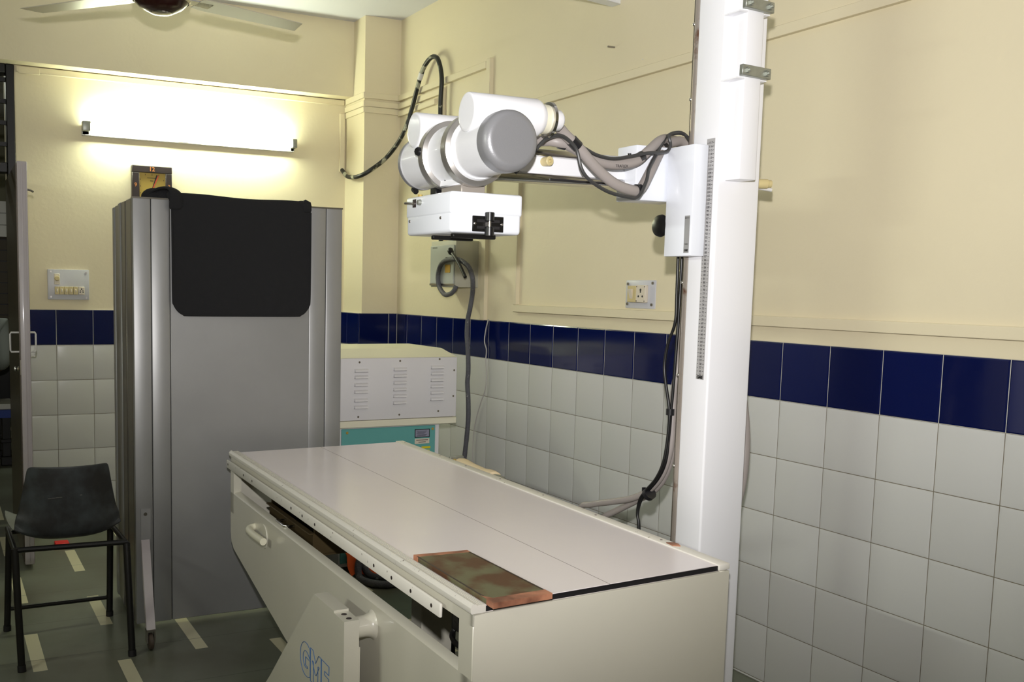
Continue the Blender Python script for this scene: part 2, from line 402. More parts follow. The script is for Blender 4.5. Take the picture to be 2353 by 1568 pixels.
# leaf, hinged at the right jamb and swung into the room
def leafpt(co):
    s = (co.y - 1.07) / 0.93
    return Vector((co.x + 0.012 * s, co.y, co.z))
lf = thing('door_2', 'open lead-lined door leaf seen edge on at the left doorway', 'door', (-2.225, 1.5, 0)); lf['kind'] = 'structure'
MB(leafpt).box(-2.247, -2.203, 1.07, 1.995, 0.02, 1.915, 0.004, 2).build('leaf_core', 'doorpaint', lf)
MB(leafpt).box(-2.252, -2.247, 1.085, 1.98, 0.03, 1.905).build('lead_sheet', 'doorface', lf)  # left face of the leaf, its shade put into the sheet colour
mb = MB(leafpt); mb.box(-2.229, -2.2265, 1.066, 1.0702, 0.03, 1.905); mb.box(-2.2095, -2.2075, 1.066, 1.0702, 0.03, 1.905); mb.build('edge_bead', 'doorpaint', lf)
MB(leafpt).tube([(-2.25, 1.10, 1.128), (-2.286, 1.10, 1.128), (-2.290, 1.10, 1.12), (-2.290, 1.10, 1.045), (-2.286, 1.10, 1.037), (-2.25, 1.10, 1.037)], 0.0045, 8, smooth=False).build('pull_handle', 'white_paint', lf)
MB(leafpt).tube([(-2.205, 1.10, 1.128), (-2.182, 1.10, 1.128), (-2.178, 1.10, 1.12), (-2.178, 1.10, 1.045), (-2.182, 1.10, 1.037), (-2.205, 1.10, 1.037)], 0.0045, 8, smooth=False).build('pull_handle', 'white_paint', lf)
MB(leafpt).lathe((-2.250, 1.12, 0.955), (-1, 0, 0), [(0, .010), (.004, .013), (.012, .007), (.018, .011), (.024, .009)], 14).build('lock_cylinder', 'chrome', lf)
MB(leafpt).box(-2.25, -2.2465, 1.072, 1.09, 0.93, 1.0).build('lock_plate', 'chrome', lf)
mb = MB(leafpt); mb.tube([(-2.203, 1.09, 1.79), (-2.185, 1.09, 1.785), (-2.178, 1.085, 1.78)], 0.005, 8); mb.box(-2.2045, -2.2025, 1.08, 1.10, 1.76, 1.82); mb.build('latch_bolt', 'steel', lf)

# ---- things in the next room
sh = thing('storage_shelf', 'slatted storage rack with one pale band against the far wall of the next room', 'shelf', (-2.6, 6.75, 0))
M['dark_slat'] = mat('dark_slat', srgb(70, 62, 50), 0.6)
for k in range(12): MB().box(-3.3, -1.5, 6.66, 6.68, 0.72 + 0.105 * k, 0.72 + 0.105 * k + 0.095).build('slat', 'dark_slat', sh)
MB().box(-3.3, -1.5, 6.68, 6.98, 0.0, 2.1).build('body', 'blackmetal', sh)
for k in range(3): lab(MB().box(-3.3, -1.5, 6.62, 6.66, 1.79 + 0.115 * k, 1.79 + 0.115 * k + 0.11).build('slat', 'white_paint', sh), 'pale painted slat')
wf = thing('wall_fan', 'round wall fan with yellowish blades hung in the next room', 'fan', (-2.33, 6.9, 2.45))
mb = MB(); c = Vector((-2.24, 6.72, 2.52))
for k in range(16):
    a = 2 * PI * k / 16; mb.tube([c, c + Vector((0.09 * math.cos(a), -0.05, 0.09 * math.sin(a))), c + Vector((0.2 * math.cos(a), 0, 0.2 * math.sin(a)))], 0.003, 5)
mb.lathe(c + Vector((0, 0, 0)), (0, 1, 0), [(0, .2), (.012, .208), (.03, .2)], 32, False, False)
mb.build('cage', 'blackmetal', wf)
for k in range(3):
    mb = MB(); a = 2 * PI * k / 3 + 0.4; u = Vector((math.cos(a), 0, math.sin(a))); v = Vector((-math.sin(a), 0, math.cos(a)))
    mb.prism([c + Vector((0, .03, 0)) + u * .03 - v * .03, c + Vector((0, .03, 0)) + u * .17 - v * .07, c + Vector((0, .03, 0)) + u * .18 + v * .05, c + Vector((0, .03, 0)) + u * .03 + v * .03], (0, .004, 0))
    mb.build('blade', 'gold', wf)
MB().cyl(c + Vector((0, .02, 0)), c + Vector((0, .27, -0.03)), 0.045).build('motor', 'blackmetal', wf)
bn = thing('bench', 'low bench with blue edge and black legs, the seated person on it', 'bench', (-2.5, 4.1, 0))
MB().box(-2.85, -2.095, 3.95, 4.35, 0.42, 0.46, 0.006, 1).build('seat_board', 'white_paint', bn)
MB().box(-2.845, -2.10, 3.945, 3.96, 0.36, 0.419).build('edge_band', 'bluebench', bn)
for x in (-2.82, -2.15):
    for y in (4.0, 4.3):
        mb = MB(); mb.box(x - .03, x + .03, y - .03, y + .03, 0.0, 0.36, .004, 1); mb.box(x - .042, x + .042, y - .038, y + .038, 0.0, 0.07, .006, 1); mb.box(x - .04, x + .04, y - .036, y + .036, .17, .20, .004, 1)
        mb.build('leg', 'blackmetal', bn)
# ---- seated person (only the right shoulder shows past the door frame)
def skin_obj(name, verts, edges, radii, material, parent=None, root=0, sub=2):
    me = bpy.data.meshes.new(name)
    o0 = origin(parent) if parent else Vector((0, 0, 0))
    me.from_pydata([Vector(v) - o0 for v in verts], edges, [])
    o = bpy.data.objects.new(name, me); COL.objects.link(o)
    o.modifiers.new('skin', 'SKIN'); sm = o.modifiers.new('sub', 'SUBSURF'); sm.levels = sub; sm.render_levels = sub
    for i, r in enumerate(radii):
        sv = me.skin_vertices[0].data[i]; sv.radius = (r, r) if not isinstance(r, tuple) else r
        sv.use_root = (i == root)
    dg = bpy.context.evaluated_depsgraph_get(); nm = bpy.data.meshes.new_from_object(o.evaluated_get(dg))
    o.modifiers.clear(); o.data = nm; bpy.data.meshes.remove(me)
    for p in nm.polygons: p.use_smooth = True
    nm.materials.clear(); nm.materials.append(M[material])
    if parent: o.parent = parent
    return o
PX_, PY_ = -2.345, 4.16
pv = [(0, 0, .585), (0, .01, .72), (0, .02, .88), (0, .02, 1.03), (0, .01, 1.10), (0, -.005, 1.16), (0, -.01, 1.24), (0, -.01, 1.33),   # 0-7 spine to head
      (.185, .02, 1.035), (.215, .0, .80), (.17, .20, .70), (.10, .36, .66),          # 8-11 right arm, elbow, wrist, hand base
      (-.185, .02, 1.035), (-.215, .0, .80), (-.17, .20, .70), (-.10, .36, .66),
      (.09, .04, .56), (.11, .42, .55), (.11, .45, .12), (.11, .57, .05),           # 16-19 leg
      (-.09, .04, .56), (-.11, .42, .55), (-.11, .45, .12), (-.11, .57, .05)]
pe = [(0, 1), (1, 2), (2, 3), (3, 4), (4, 5), (5, 6), (6, 7), (3, 8), (8, 9), (9, 10), (10, 11), (3, 12), (12, 13), (13, 14), (14, 15), (0, 16), (16, 17), (17, 18), (18, 19), (0, 20), (20, 21), (21, 22), (22, 23)]
pr_ = [.115, .12, .135, .115, .06, .055, .085, .072, .06, .048, .038, .028, .06, .048, .038, .028, .085, .066, .042, .034, .085, .066, .042, .034]
for sx, base in ((1, 11), (-1, 15)):                                 # five fingers each, curled over the thigh
    for k, (dx, ln) in enumerate(((-.03, .07), (-.012, .08), (.008, .075), (.026, .06), (.045, .05))):
        i = len(pv); b = pv[base]
        x = b[0] + sx * dx
        if k < 4:
            pv += [(x, b[1] + .07, b[2] - .01), (x, b[1] + .07 + ln * .6, b[2] - .02), (x, b[1] + .07 + ln * .9, b[2] - .045)]
        else:
            pv += [(b[0] - sx * .04, b[1] + .02, b[2] - .005), (b[0] - sx * .055, b[1] + .05, b[2] - .015), (b[0] - sx * .055, b[1] + .075, b[2] - .025)]
        pe += [(base, i), (i, i + 1), (i + 1, i + 2)]; pr_ += [.010, .009, .008]
P_ = lambda l: [(PX_ + a, PY_ + b, c) for a, b, c in l]
per = skin_obj('person', P_(pv), pe, pr_, 'skin')
tag(per, 'person in a pale shirt and dark trousers seated with back turned beyond the doorway', 'person')
sv_ = [(0, 0, .63), (0, .01, .72), (0, .02, .88), (0, .02, 1.04), (0, .012, 1.085), (.19, .02, 1.035), (.222, .0, .86), (-.19, .02, 1.035), (-.222, .0, .86), (.217, .01, .79), (.178, .18, .71), (-.217, .01, .79), (-.178, .18, .71)]
skin_obj('shirt', P_(sv_), [(0, 1), (1, 2), (2, 3), (3, 4), (3, 5), (5, 6), (3, 7), (7, 8), (6, 9), (9, 10), (8, 11), (11, 12)], [.155, .15, .155, .13, .075, .075, .066, .075, .066, .060, .052, .060, .052], 'shirt', per)
tv_ = [(0, 0, .59), (.09, .05, .565), (.11, .42, .55), (.11, .45, .16), (-.09, .05, .565), (-.11, .42, .55), (-.11, .45, .16), (0, 0, .66)]
skin_obj('trousers', P_(tv_), [(0, 1), (1, 2), (2, 3), (0, 4), (4, 5), (5, 6), (0, 7)], [.124, .097, .078, .055, .097, .078, .055, .135], 'trouser', per)
hv_ = [(0, -.03, 1.24), (0, -.035, 1.31), (0, -.005, 1.365)]
skin_obj('hair', P_(hv_), [(0, 1), (1, 2)], [.075, .088, .07], 'hair', per)
for sx in (1, -1): MB().ball((PX_ + sx * .088, PY_ - .005, 1.275), .022, (.5, .8, 1.2), 10).build('ear', 'skin', per)
MB().ball((PX_, PY_ + .095, 1.265), .016, (.8, 1, 1.4), 10).build('nose', 'skin', per)
for sx in (1, -1): MB().ball((PX_ + sx * .032, PY_ + .078, 1.295), .010, (1, .6, .6), 10).build('eye', 'white_paint', per)
MB().ball((PX_, PY_ + .082, 1.225), .02, (1, .5, .3), 10).build('mouth', 'redhand', per)

# ================================================================== ON THE WALLS
# fluorescent batten
tl = thing('tube_light', 'glowing fluorescent tube light mounted on the back wall', 'tube light', (-1.215, YB, 2.2))
MB().box(-1.835, -0.595, 2.020, YB + .004, 2.185, 2.222, 0.003, 1).build('batten', 'white_paint', tl)
MB().cyl((-1.793, 1.992, 2.232), (-0.622, 1.992, 2.232), 0.019, 20).build('fluorescent_tube', 'tube', tl)
for x0, x1 in ((-1.838, -1.795), (-0.620, -0.590)):
    mb = MB(); mb.box(x0, x1, 1.970, 2.02, 2.205, 2.258, .004, 2); mb.box(x0 + .004, x1 - .004, 2.02, YB, 2.19, 2.24)
    mb.build('lamp_holder', 'galv', tl)
MB().box(-1.30, -1.24, 2.012, 2.02, 2.190, 2.206).build('maker_plate', 'ivory_pale', tl)

# wall clock
ck = thing('wall_clock', 'square dark brown wall clock with golden dial half hidden by the screen', 'clock', (-1.4525, YB, 1.82))
mb = MB()
x0, x1, z0, z1, y0, y1 = -1.566, -1.338, 1.812, 2.042, 2.018, YB + .003
for a in ((x0, x1, z1 - .040, z1), (x0, x1, z0, z0 + .040), (x0, x0 + .042, z0 + .04, z1 - .04), (x1 - .038, x1, z0 + .04, z1 - .04)): mb.box(a[0], a[1], y0, y1, a[2], a[3], .003, 1)
mb.build('frame', 'brown', ck)
MB().box(x0 + .04, x1 - .036, 2.026, 2.04, z0 + .038, z1 - .038).build('dial', 'gold', ck)
cx, cz = -1.452, 1.925
for t, px, pz, s in (('12', cx - .002, z1 - .020, .034), ('9', x0 + .020, cz + .005, .030), ('3', x1 - .018, cz + .002, .030), ('6', cx, z0 + .020, .034)):
    MB().text(t, (px, y0 - .0012, pz), (1, 0, 0), (0, 0, 1), s, .0008, bold=.0006).build('numeral', 'copper', ck)
MB().prism([(cx - .004, 2.0235, cz - .02), (cx + .003, 2.0235, cz - .021), (cx + .031, 2.0235, cz + .066), (cx + .025, 2.0235, cz + .068)], (0, .001, 0)).build('hour_hand', 'ink', ck)
MB().prism([(cx - .003, 2.0215, cz - .02), (cx + .003, 2.0215, cz - .021), (cx + .039, 2.0215, cz + .064), (cx + .034, 2.0215, cz + .066)], (0, .001, 0)).build('minute_hand', 'redhand', ck)
mb = MB(); mb.box(-1.48, -1.43, 2.0252, 2.026, 1.972, 1.9745); mb.box(-1.463, -1.445, 2.0252, 2.026, 1.955, 1.959)
for k in range(12):
    a = PI / 6 * k; s_ = 1 / max(abs(math.sin(a)), abs(math.cos(a)))
    px, pz = cx + .066 * s_ * math.sin(a), cz + .066 * s_ * math.cos(a)
    mb.box(px - .0012, px + .0012, 2.0252, 2.026, pz - .004, pz + .004)
mb.build('dial_marks', 'ink', ck)

# switch boards
sb = thing('switch_board', 'grey switch board with round regulator knob, on the wall left of the screen', 'switch board', (-1.916, YB, 1.268), 'switch boards on the walls')
MB().box(-2.029, -1.806, YB - .012, YB + .006, 1.267, 1.437, .004, 2).build('plate', 'board', sb)
for x, z in ((-2.012, 1.424), (-1.823, 1.420), (-2.012, 1.283), (-1.823, 1.279)):
    MB().cyl((x, YB - .016, z), (x, YB - .011, z), .0055, 12).build('screw', 'steel', sb)
MB().box(-1.995, -1.965, YB - .022, YB - .0115, 1.352, 1.412, .002, 1).build('regulator_plate', 'ivory_pale', sb)
MB().lathe((-1.980, YB - .02, 1.386), (0, -1, 0), [(0, .0145), (.012, .0135), (.016, .011)], 18).build('regulator_knob', 'ivory', sb)
for k in range(5):
    x = -1.993 + .025 * k
    sw = MB().box(x, x + .0235, YB - .024, YB - .0115, 1.296, 1.340, .0015, 1).build('switch', 'ivory', sb)
    MB().box(x + .008, x + .0155, YB - .031, YB - .0235, 1.309, 1.328, .002, 1).build('rocker', 'ivory_pale', sw)
so = MB().box(-1.866, -1.833, YB - .024, YB - .0115, 1.296, 1.340, .0015, 1).build('socket', 'ivory_pale', sb)
mb = MB()
for dx, dz, r in ((0, .010, .004), (-.007, 0, .003), (.007, 0, .003), (-.008, -.008, .0035), (.008, -.008, .0035)):
    mb.cyl((-1.8495 + dx, YB - .0246, 1.318 + dz), (-1.8495 + dx, YB - .0238, 1.318 + dz), r, 10)
mb.build('socket_holes', 'ink', so)
sb = thing('switch_board', 'small grey switch board with one rocker and one socket, beside the column', 'switch board', (0, -.628, 1.304), 'switch boards on the walls')
def RW(co): return Vector((-co.y, -co.x, co.z))     # local x runs to the right along the wall, y out of the wall
MB(RW).box(.534, .724, -.004, .010, 1.304, 1.420, .004, 2).build('plate', 'board', sb)
for x, z in ((.550, 1.404), (.708, 1.408), (.550, 1.322), (.706, 1.321)):
    MB(RW).cyl((x, .0095, z), (x, .014, z), .006, 12).build('screw', 'steel', sb)
sw = MB(RW).box(.562, .6195, .0095, .024, 1.329, 1.397, .002, 1).build('switch', 'ivory', sb)
mb = MB(); mb.prism([(-.036, -.580, 1.383), (-.036, -.598, 1.383), (-.024, -.598, 1.344), (-.024, -.580, 1.344)], (.012, 0, 0)); mb.build('rocker', 'ivory_pale', sw)
so = MB(RW).box(.621, .680, .0095, .026, 1.329, 1.399, .002, 1).build('socket', 'ivory_pale', sb)
mb = MB(RW)
for dx, dz, r in ((0, .016, .0055), (0, .008, .0042), (-.0125, -.010, .0045), (.0125, -.010, .0045)):
    mb.cyl((.6505 + dx, .0262, 1.364 + dz), (.6505 + dx, .0255, 1.364 + dz), r, 12)
for dx in (-.025, .025):
    for dz in (-.029, .029): mb.cyl((.6505 + dx, .0262, 1.364 + dz), (.6505 + dx, .0255, 1.364 + dz), .0028, 8)
mb.build('socket_holes', 'ink', so)

# isolator box and its hose
fb = thing('isolator_box', 'grey isolator switch box on the right wall behind the looped hose', 'switch box', (-.07, .90, 1.375))
MB().box(-.142, .004, .730, 1.02, 1.378, 1.625, .004, 2).build('casing', mat('isolator_grey', srgb(182, 180, 164), 0.5, var=0.06), fb)
MB().box(-.150, -.142, .738, 1.012, 1.395, 1.60, .003, 1).build('door', mat('isolator_door', srgb(178, 182, 178), 0.45), fb)
MB().box(-.153, -.146, .738, 1.012, 1.386, 1.397, .001, 1).build('sill', 'steel', fb)
MB().box(-.1525, -.1498, .775, .830, 1.455, 1.497).build('yellow_plate', mat('yellow_plate', srgb(190, 150, 50), .5), fb)
MB().box(-.1525, -.1498, .785, .828, 1.522, 1.536).build('black_plate', 'ink', fb)
mb = MB(); mb.box(-.1508, -.1498, .93, .985, 1.585, 1.592); mb.build('door_marking', mat('grey_marks', srgb(120, 124, 120), .6), fb)
hs = MB().tube([(-.150, .705, 1.385), (-.155, .712, 1.366), (-.16, .743, 1.345), (-.165, .805, 1.340), (-.165, .872, 1.385), (-.165, .886, 1.448), (-.165, .845, 1.503), (-.165, .752, 1.524), (-.165, .646, 1.518), (-.15, .580, 1.486), (-.14, .553, 1.435), (-.125, .570, 1.391), (-.10, .620, 1.336), (-.10, .640, 1.268), (-.10, .661, 1.211), (-.10, .666, 1.131), (-.10, .653, 1.063), (-.10, .643, .950), (-.10, .649, .881), (-.10, .635, .790), (-.10, .630, .699), (-.10, .640, .605), (-.10, .662, .479), (-.10, .681, .365), (-.12, .70, .20), (-.16, .72, .02)], .0125, 12).build('flexible_hose', 'hose')
tag(hs, 'thick grey hose looped on the isolator box and dropping to the floor', 'hose')
mb = MB(); mb.lathe((-.185, .722, 1.578), (.1, -.55, -.83), [(0, .010), (.008, .016), (.026, .015), (.036, .009)], 14); mb.tube([(-.182, .708, 1.558), (-.182, .667, 1.535), (-.182, .610, 1.490), (-.182, .548, 1.43)], .0085, 10)
tag(mb.build('cable_lug', 'cable_black'), 'black plugged cable end lying across the hose loop', 'cable')
lc = MB().tube([(-.05, 1.086, 1.626), (-.05, 1.109, 2.005), (-.05, 1.126, 2.362), (-.05, 1.117, 2.525), (-.05, 1.159, 2.627), (-.05, 1.214, 2.661), (-.05, 1.285, 2.656), (-.05, 1.367, 2.606), (-.05, 1.437, 2.508), (-.05, 1.503, 2.406), (-.08, 1.554, 2.272), (-.112, 1.700, 2.159), (-.225, 1.700, 2.069), (-.277, 1.769, 2.035), (-.277, 1.925, 2.05), (-.275, 1.99, 2.078), (-.272, 2.035, 2.10)], .013, 12).build('looped_cable', 'cable_paint')
tag(lc, 'thick paint-spattered black cable looping up the wall behind the x-ray head', 'cable')
MB().cyl((-.05, 1.372, 2.601), (-.05, 1.398, 2.570), .0155, 12).build('tape_ring', 'white_paint', lc)
wc = MB().tube([(-.012, .60, 1.215), (-.012, .624, 1.155), (-.016, .626, 1.098), (-.02, .596, 1.055), (-.02, .602, .997), (-.02, .590, .930), (-.02, .599, .849), (-.02, .641, .775), (-.02, .684, .689), (-.02, .712, .591), (-.02, .715, .460), (-.02, .708, .307), (-.02, .70, .10), (-.03, .69, .005)], .0032, 8).build('thin_cable', mat('pale_grey_wire', srgb(176, 172, 168), .5))
tag(wc, 'thin pale grey cable dangling down the tiles right of the thick hose', 'cable')
# high white box on the right wall
def WBX(co):   # local x along the box away from the wall, y towards the camera side, z up
    d = Vector((-.98, -.19, 0)); e = Vector((.19, -.98, 0))
    return Vector((0.0, -.363, 2.559)) + d * co.x + e * co.y + Vector((0, 0, co.z))
wb = thing('wall_box', 'white box unit fixed high on the right wall at the top of the picture', 'wall box', WBX(Vector((.35, .02, 0))))
MB(WBX).box(.012, .70, 0, .052, 0, .16, .003, 1).build('cover', 'enamel_cool', wb)
MB(WBX).box(.006, .69, .004, .046, .004, .165).build('back_tray', 'gen_white', wb)
for p, l in (((0, -.391, 2.391), 'small metal nail in the right wall, the higher one'), ((0, -.579, 2.305), 'tiny pale wall plug in the right wall, the lower one')):
    a = 'nail' if 'nail' in l else 'wall_plug'
    tag(MB().cyl((p[0] + .004, p[1], p[2]), (p[0] - .035 if a == 'nail' else p[0] - .006, p[1] + (.012 if a == 'nail' else 0), p[2] + .003), .004, 8).build(a, 'steel' if a == 'nail' else 'white_paint'), l, 'nail' if a == 'nail' else 'plug')

# ceiling fan
hub = Vector((-1.80, .036, 2.455))
fn = thing('ceiling_fan', 'ceiling fan with cream blades and dark maroon motor, at the top left', 'ceiling fan', hub)
MB().lathe(hub, (0, 0, -1), [(-.075, .03), (-.06, .095), (-.02, .108), (.018, .104), (.03, .098)], 40).build('motor_housing', 'maroon', fn)
MB().lathe(hub, (0, 0, -1), [(.012, .108), (.019, .1105), (.026, .104)], 40, False, False).build('trim_ring', 'chrome', fn)
MB().lathe(hub, (0, 0, -1), [(.024, .103), (.048, .080), (.066, .042)], 40).build('bottom_dome', 'maroon', fn)
MB().lathe(hub, (0, 0, -1), [(.064, .040), (.069, .036), (.072, .02)], 32).build('centre_cap', 'chrome', fn)
MB().cyl(hub + Vector((0, 0, .07)), (hub.x, hub.y, CZ), .0125, 14).build('down_rod', 'white_paint', fn)
MB().lathe((hub.x, hub.y, CZ - .10), (0, 0, 1), [(0, .02), (.03, .06), (.099, .065)], 24).build('canopy', 'maroon', fn)
for k in range(3):
    a = math.radians(13.96 + 120 * k); u = Vector((math.cos(a), math.sin(a), 0)); v = Vector((-math.sin(a), math.cos(a), 0)); z = Vector((0, 0, 1))
    tilt = math.radians(-3.5)
    vv = v * math.cos(tilt) + z * math.sin(tilt) * 1.0
    nn = u.cross(vv)
    h0 = hub + z * (-.002)
    u = (u - z * .016).normalized()
    pts = [h0 + u * .15 - vv * .055, h0 + u * .19 - vv * .062, h0 + u * .60 - vv * .055, h0 + u * .625 + vv * .045, h0 + u * .19 + vv * .062, h0 + u * .15 + vv * .05]
    b = MB().prism(pts, nn * .003).build('blade', 'fanblade', fn)
    MB().prism([h0 + u * .085 - vv * .018, h0 + u * .21 - vv * .03, h0 + u * .21 + vv * .03, h0 + u * .085 + vv * .018], nn * .006).build('blade_arm', 'chrome', b)
# ================================================================== X-RAY COLUMN WITH ARM AND TUBE HEAD
cs = thing('xray_stand', 'white x-ray column stand with measuring scale, beside the table', 'x-ray stand', (-.66, -1.77, 0))
MB().box(-.731, -.582, -1.838, -1.735, 0.03, CZ - .03, .006, 3).build('column', 'enamel', cs)
MB().box(-.80, -.50, -1.95, -1.62, 0.0, .03, .004, 1).build('base_plate', 'enamel', cs)
MB().box(-.76, -.55, -1.87, -1.66, CZ - .03, CZ, .003, 1).build('top_plate', 'enamel', cs)
mb = MB()
mb.box(-.729, -.690, -1.7345, -1.716, .05, CZ - .05, .004, 2); mb.box(-.722, -.700, -1.716, -1.709, .05, CZ - .05, .003, 2)
mb.build('guide_rail', 'rustrail', cs)
rb = MB().box(-.716, -.64, -1.709, -1.699, .05, CZ - .05, .001, 1).build('back_strip', 'steel', cs)
for z in (2.10, 1.90, 1.40, 1.14, .88, .62): MB().ball((-.7175, -1.704, z), .0055, (1, 1, 1), 10).build('rail_bolt', 'chrome', rb)
sc = MB().box(-.7322, -.7312, -1.8225, -1.7925, 1.137, 1.781).build('height_scale', 'scale', cs)
XO = -.7324
mb = MB()
z0, dz = 1.770, 0.01001
for i in range(63):
    z = z0 - dz * i; num = 117 - i
    for y in (-1.797, -1.818): mb.box(XO - .0003, XO, y - .0022, y + .0022, z - .0006, z + .0006)
    mb.text(str(num), (XO, -1.8075, z), (0, -1, 0), (0, 0, 1), .0088, .0002)
mb.text('GME', (XO, -1.8075, 1.1425), (0, -1, 0), (0, 0, 1), .0115, .0002, bold=.0006)
mb.build('scale_numbers', 'ink', sc)
# counterweight trunking on the front face, clamped by two steel bars
MB().box(-.708, -.651, -1.893, -1.838, 1.669, CZ - .04, .003, 2).build('trunking', 'enamel', cs)
for i, zc in enumerate((1.941, 2.108)):
    c = MB(lambda co, zc=zc: Vector((co.x, co.y + .10 * (co.x + .735) - .0095, co.z))).box(-.736, -.628, -1.906, -1.893, zc - .0135, zc + .0135, .0015, 1).build('clamp_bar', 'galv', cs)
    for x in (-.717, -.645):
        MB(lambda co: Vector((co.x, co.y + .10 * (co.x + .735) - .0095, co.z))).lathe((x, -1.906, zc), (0, -1, 0), [(0, .0085), (.006, .0085), (.0062, .0045), (.011, .0045)], 6).build('clamp_bolt', 'galv', c)
    for xa, xb in ((-.735, -.708), (-.65, -.632)): MB().box(xa, xb, -1.893, -1.838, zc - .018, zc - .0145).build('clamp_lug', 'enamel', c)
# travelling carriage: face plate, block, knob
cg = MB().box(-.781, -.7335, -1.802, -1.694, 1.470, 1.765, .003, 2).build('carriage_plate', 'enamel_cool', cs)
lb = MB().box(-.7822, -.7812, -1.796, -1.776, 1.478, 1.577).build('carriage_label', mat('label_grey', srgb(150, 150, 150), .4), cg)
mb = MB()
mb.text('BUCKY', (-.7823, -1.786, 1.571), (0, -1, 0), (0, 0, 1), .0055, .0002); mb.text('TABLE', (-.7823, -1.786, 1.5015), (0, -1, 0), (0, 0, 1), .0055, .0002)
mb.text('GME', (-.7823, -1.786, 1.4845), (0, -1, 0), (0, 0, 1), .0075, .0002, bold=.0004)
mb.build('label_writing', 'ink', lb)
MB().box(-.884, -.730, -1.6895, -1.605, 1.620, 1.768, .004, 2).build('arm_block', 'enamel_cool', cs)
mb = MB(); mb.box(-.898, -.880, -1.692, -1.655, 1.640, 1.662, .002, 1); mb.build('block_clamp', 'enamel_cool', cs)
MB().cyl((-.889, -1.665, 1.728), (-.889, -1.665, 1.746), .005, 10).build('block_screw', 'black', cs)
MB().lathe((-.757, -1.668, 1.556), (-1, 0, 0), [(-.03, .008), (.0, .012), (.008, .028), (.016, .0315), (.024, .029), (.028, .019), (.029, .006)], 28).build('locking_knob', 'black', cs)
MB().cyl((-.59, -1.70, 1.689), (-.452, -1.752, 1.667), .0055, 10).build('handle_rod', 'white_paint', cs)
MB().lathe((-.51, -1.745, 1.682), (.93, -.36, 0), [(0, .013), (.02, .0135), (.036, .0135), (.038, .011), (.048, .0105)], 20).build('bobbin', 'ivory', cs)
# telescopic arm
am = MB().box(-1.30, -.880, -1.638, -1.565, 1.676, 1.722, .003, 1).build('arm', 'enamel', cs)
mb = MB(); mb.box(-1.30, -.882, -1.644, -1.560, 1.722, 1.740, .003, 2); mb.build('arm_top_rail', 'chrome', am)
mb = MB(); mb.box(-1.30, -.882, -1.644, -1.560, 1.658, 1.676, .003, 2); mb.box(-1.30, -.882, -1.6465, -1.644, 1.667, 1.6705); mb.build('arm_bottom_rail', 'chrome', am)
MB().box(-1.13, -.884, -1.6468, -1.6438, 1.660, 1.6655).build('arm_rule', 'ink', am)
MB().lathe((-1.146, -1.636, 1.708), (.12, -1, 0), [(0, .012), (.026, .0125), (.028, .0105), (.0281, .005), (.02, .004)], 20).build('bobbin', 'ivory', am)
# tube head, axis almost along the table
th = math.radians(2.44)
AX = Vector((math.sin(th), math.cos(th), 0)); AR = Vector((math.cos(th), -math.sin(th), 0)); UP = Vector((0, 0, 1))
H0 = Vector((-1.385, -1.870, 1.716)); RT = .0725
hd = MB().lathe(H0, AX, [(.030, RT - .002), (.172, RT - .002)], 56).build('tube_housing', 'enamel', cs)
MB().lathe(H0, AX, [(.345, RT - .002), (.520, RT - .002)], 56).build('tube_housing', 'enamel', cs)
MB().lathe(H0, AX, [(-.0045, .012), (-.0045, .052), (-.0043, .056), (-.003, .0605), (.001, .0660), (.008, .0710), (.016, RT), (.040, RT)], 56).build('end_cap', 'greycap', cs)
MB().lathe(H0, AX, [(.508, RT), (.524, RT), (.530, .067), (.534, .05)], 56).build('end_cap', 'greycap', cs)
for s0, s1 in ((.182, .208), (.322, .348)):
    MB().lathe(H0, AX, [(s0 - .008, .078), (s0 - .004, .0885), (s0, .090), (s1 - .004, .090), (s1, .0885), (s1, .076)], 64).build('flange_ring', 'satin', cs, smooth=20)
MB().lathe(H0, AX, [(.166, .0735), (.176, .078), (.184, .078)], 56).build('housing_collar', 'enamel', cs)
MB().lathe(H0, AX, [(.206, .079), (.214, .079), (.220, .0765), (.312, .0765), (.318, .079), (.324, .079)], 56).build('centre_ring', 'enamel', cs)
MB().box(-1.335, -1.285, -1.642, -1.563, 1.665, 1.735, .004, 1).build('trunnion', 'enamel', cs)
# cable horns
def horn(s_, up, rr, x0, x1, plug):
    o = H0 + AX * s_ + UP * up
    k = MB().lathe(o + AR * x0, AR, [(0, .01), (0, rr - .008), (0, rr - .004), (.0015, rr - .001), (.005, rr), (x1 - x0 - .018, rr), (x1 - x0 - .010, rr - .003), (x1 - x0, rr - .010)], 48).build('cable_horn', 'enamel', cs)
    if plug:
        a = x1 - x0
        MB().lathe(o + AR * x0, AR, [(a - .004, rr - .010), (a + .022, rr - .012)], 40).build('horn_collar', 'gen_cream', k)
        MB().lathe(o + AR * x0, AR, [(a + .018, rr - .008), (a + .0195, rr - .004), (a + .027, rr - .004), (a + .0285, rr - .008)], 40).build('locking_ring', 'chrome', k)
        MB().lathe(o + AR * x0, AR, [(a + .026, .027), (a + .052, .026), (a + .060, .019), (a + .062, .015)], 24).build('cable_gland', 'enamel', k)
horn(.107, .075, .0468, -.068, .135, True)
horn(.425, .075, .0468, -.068, .14, True)
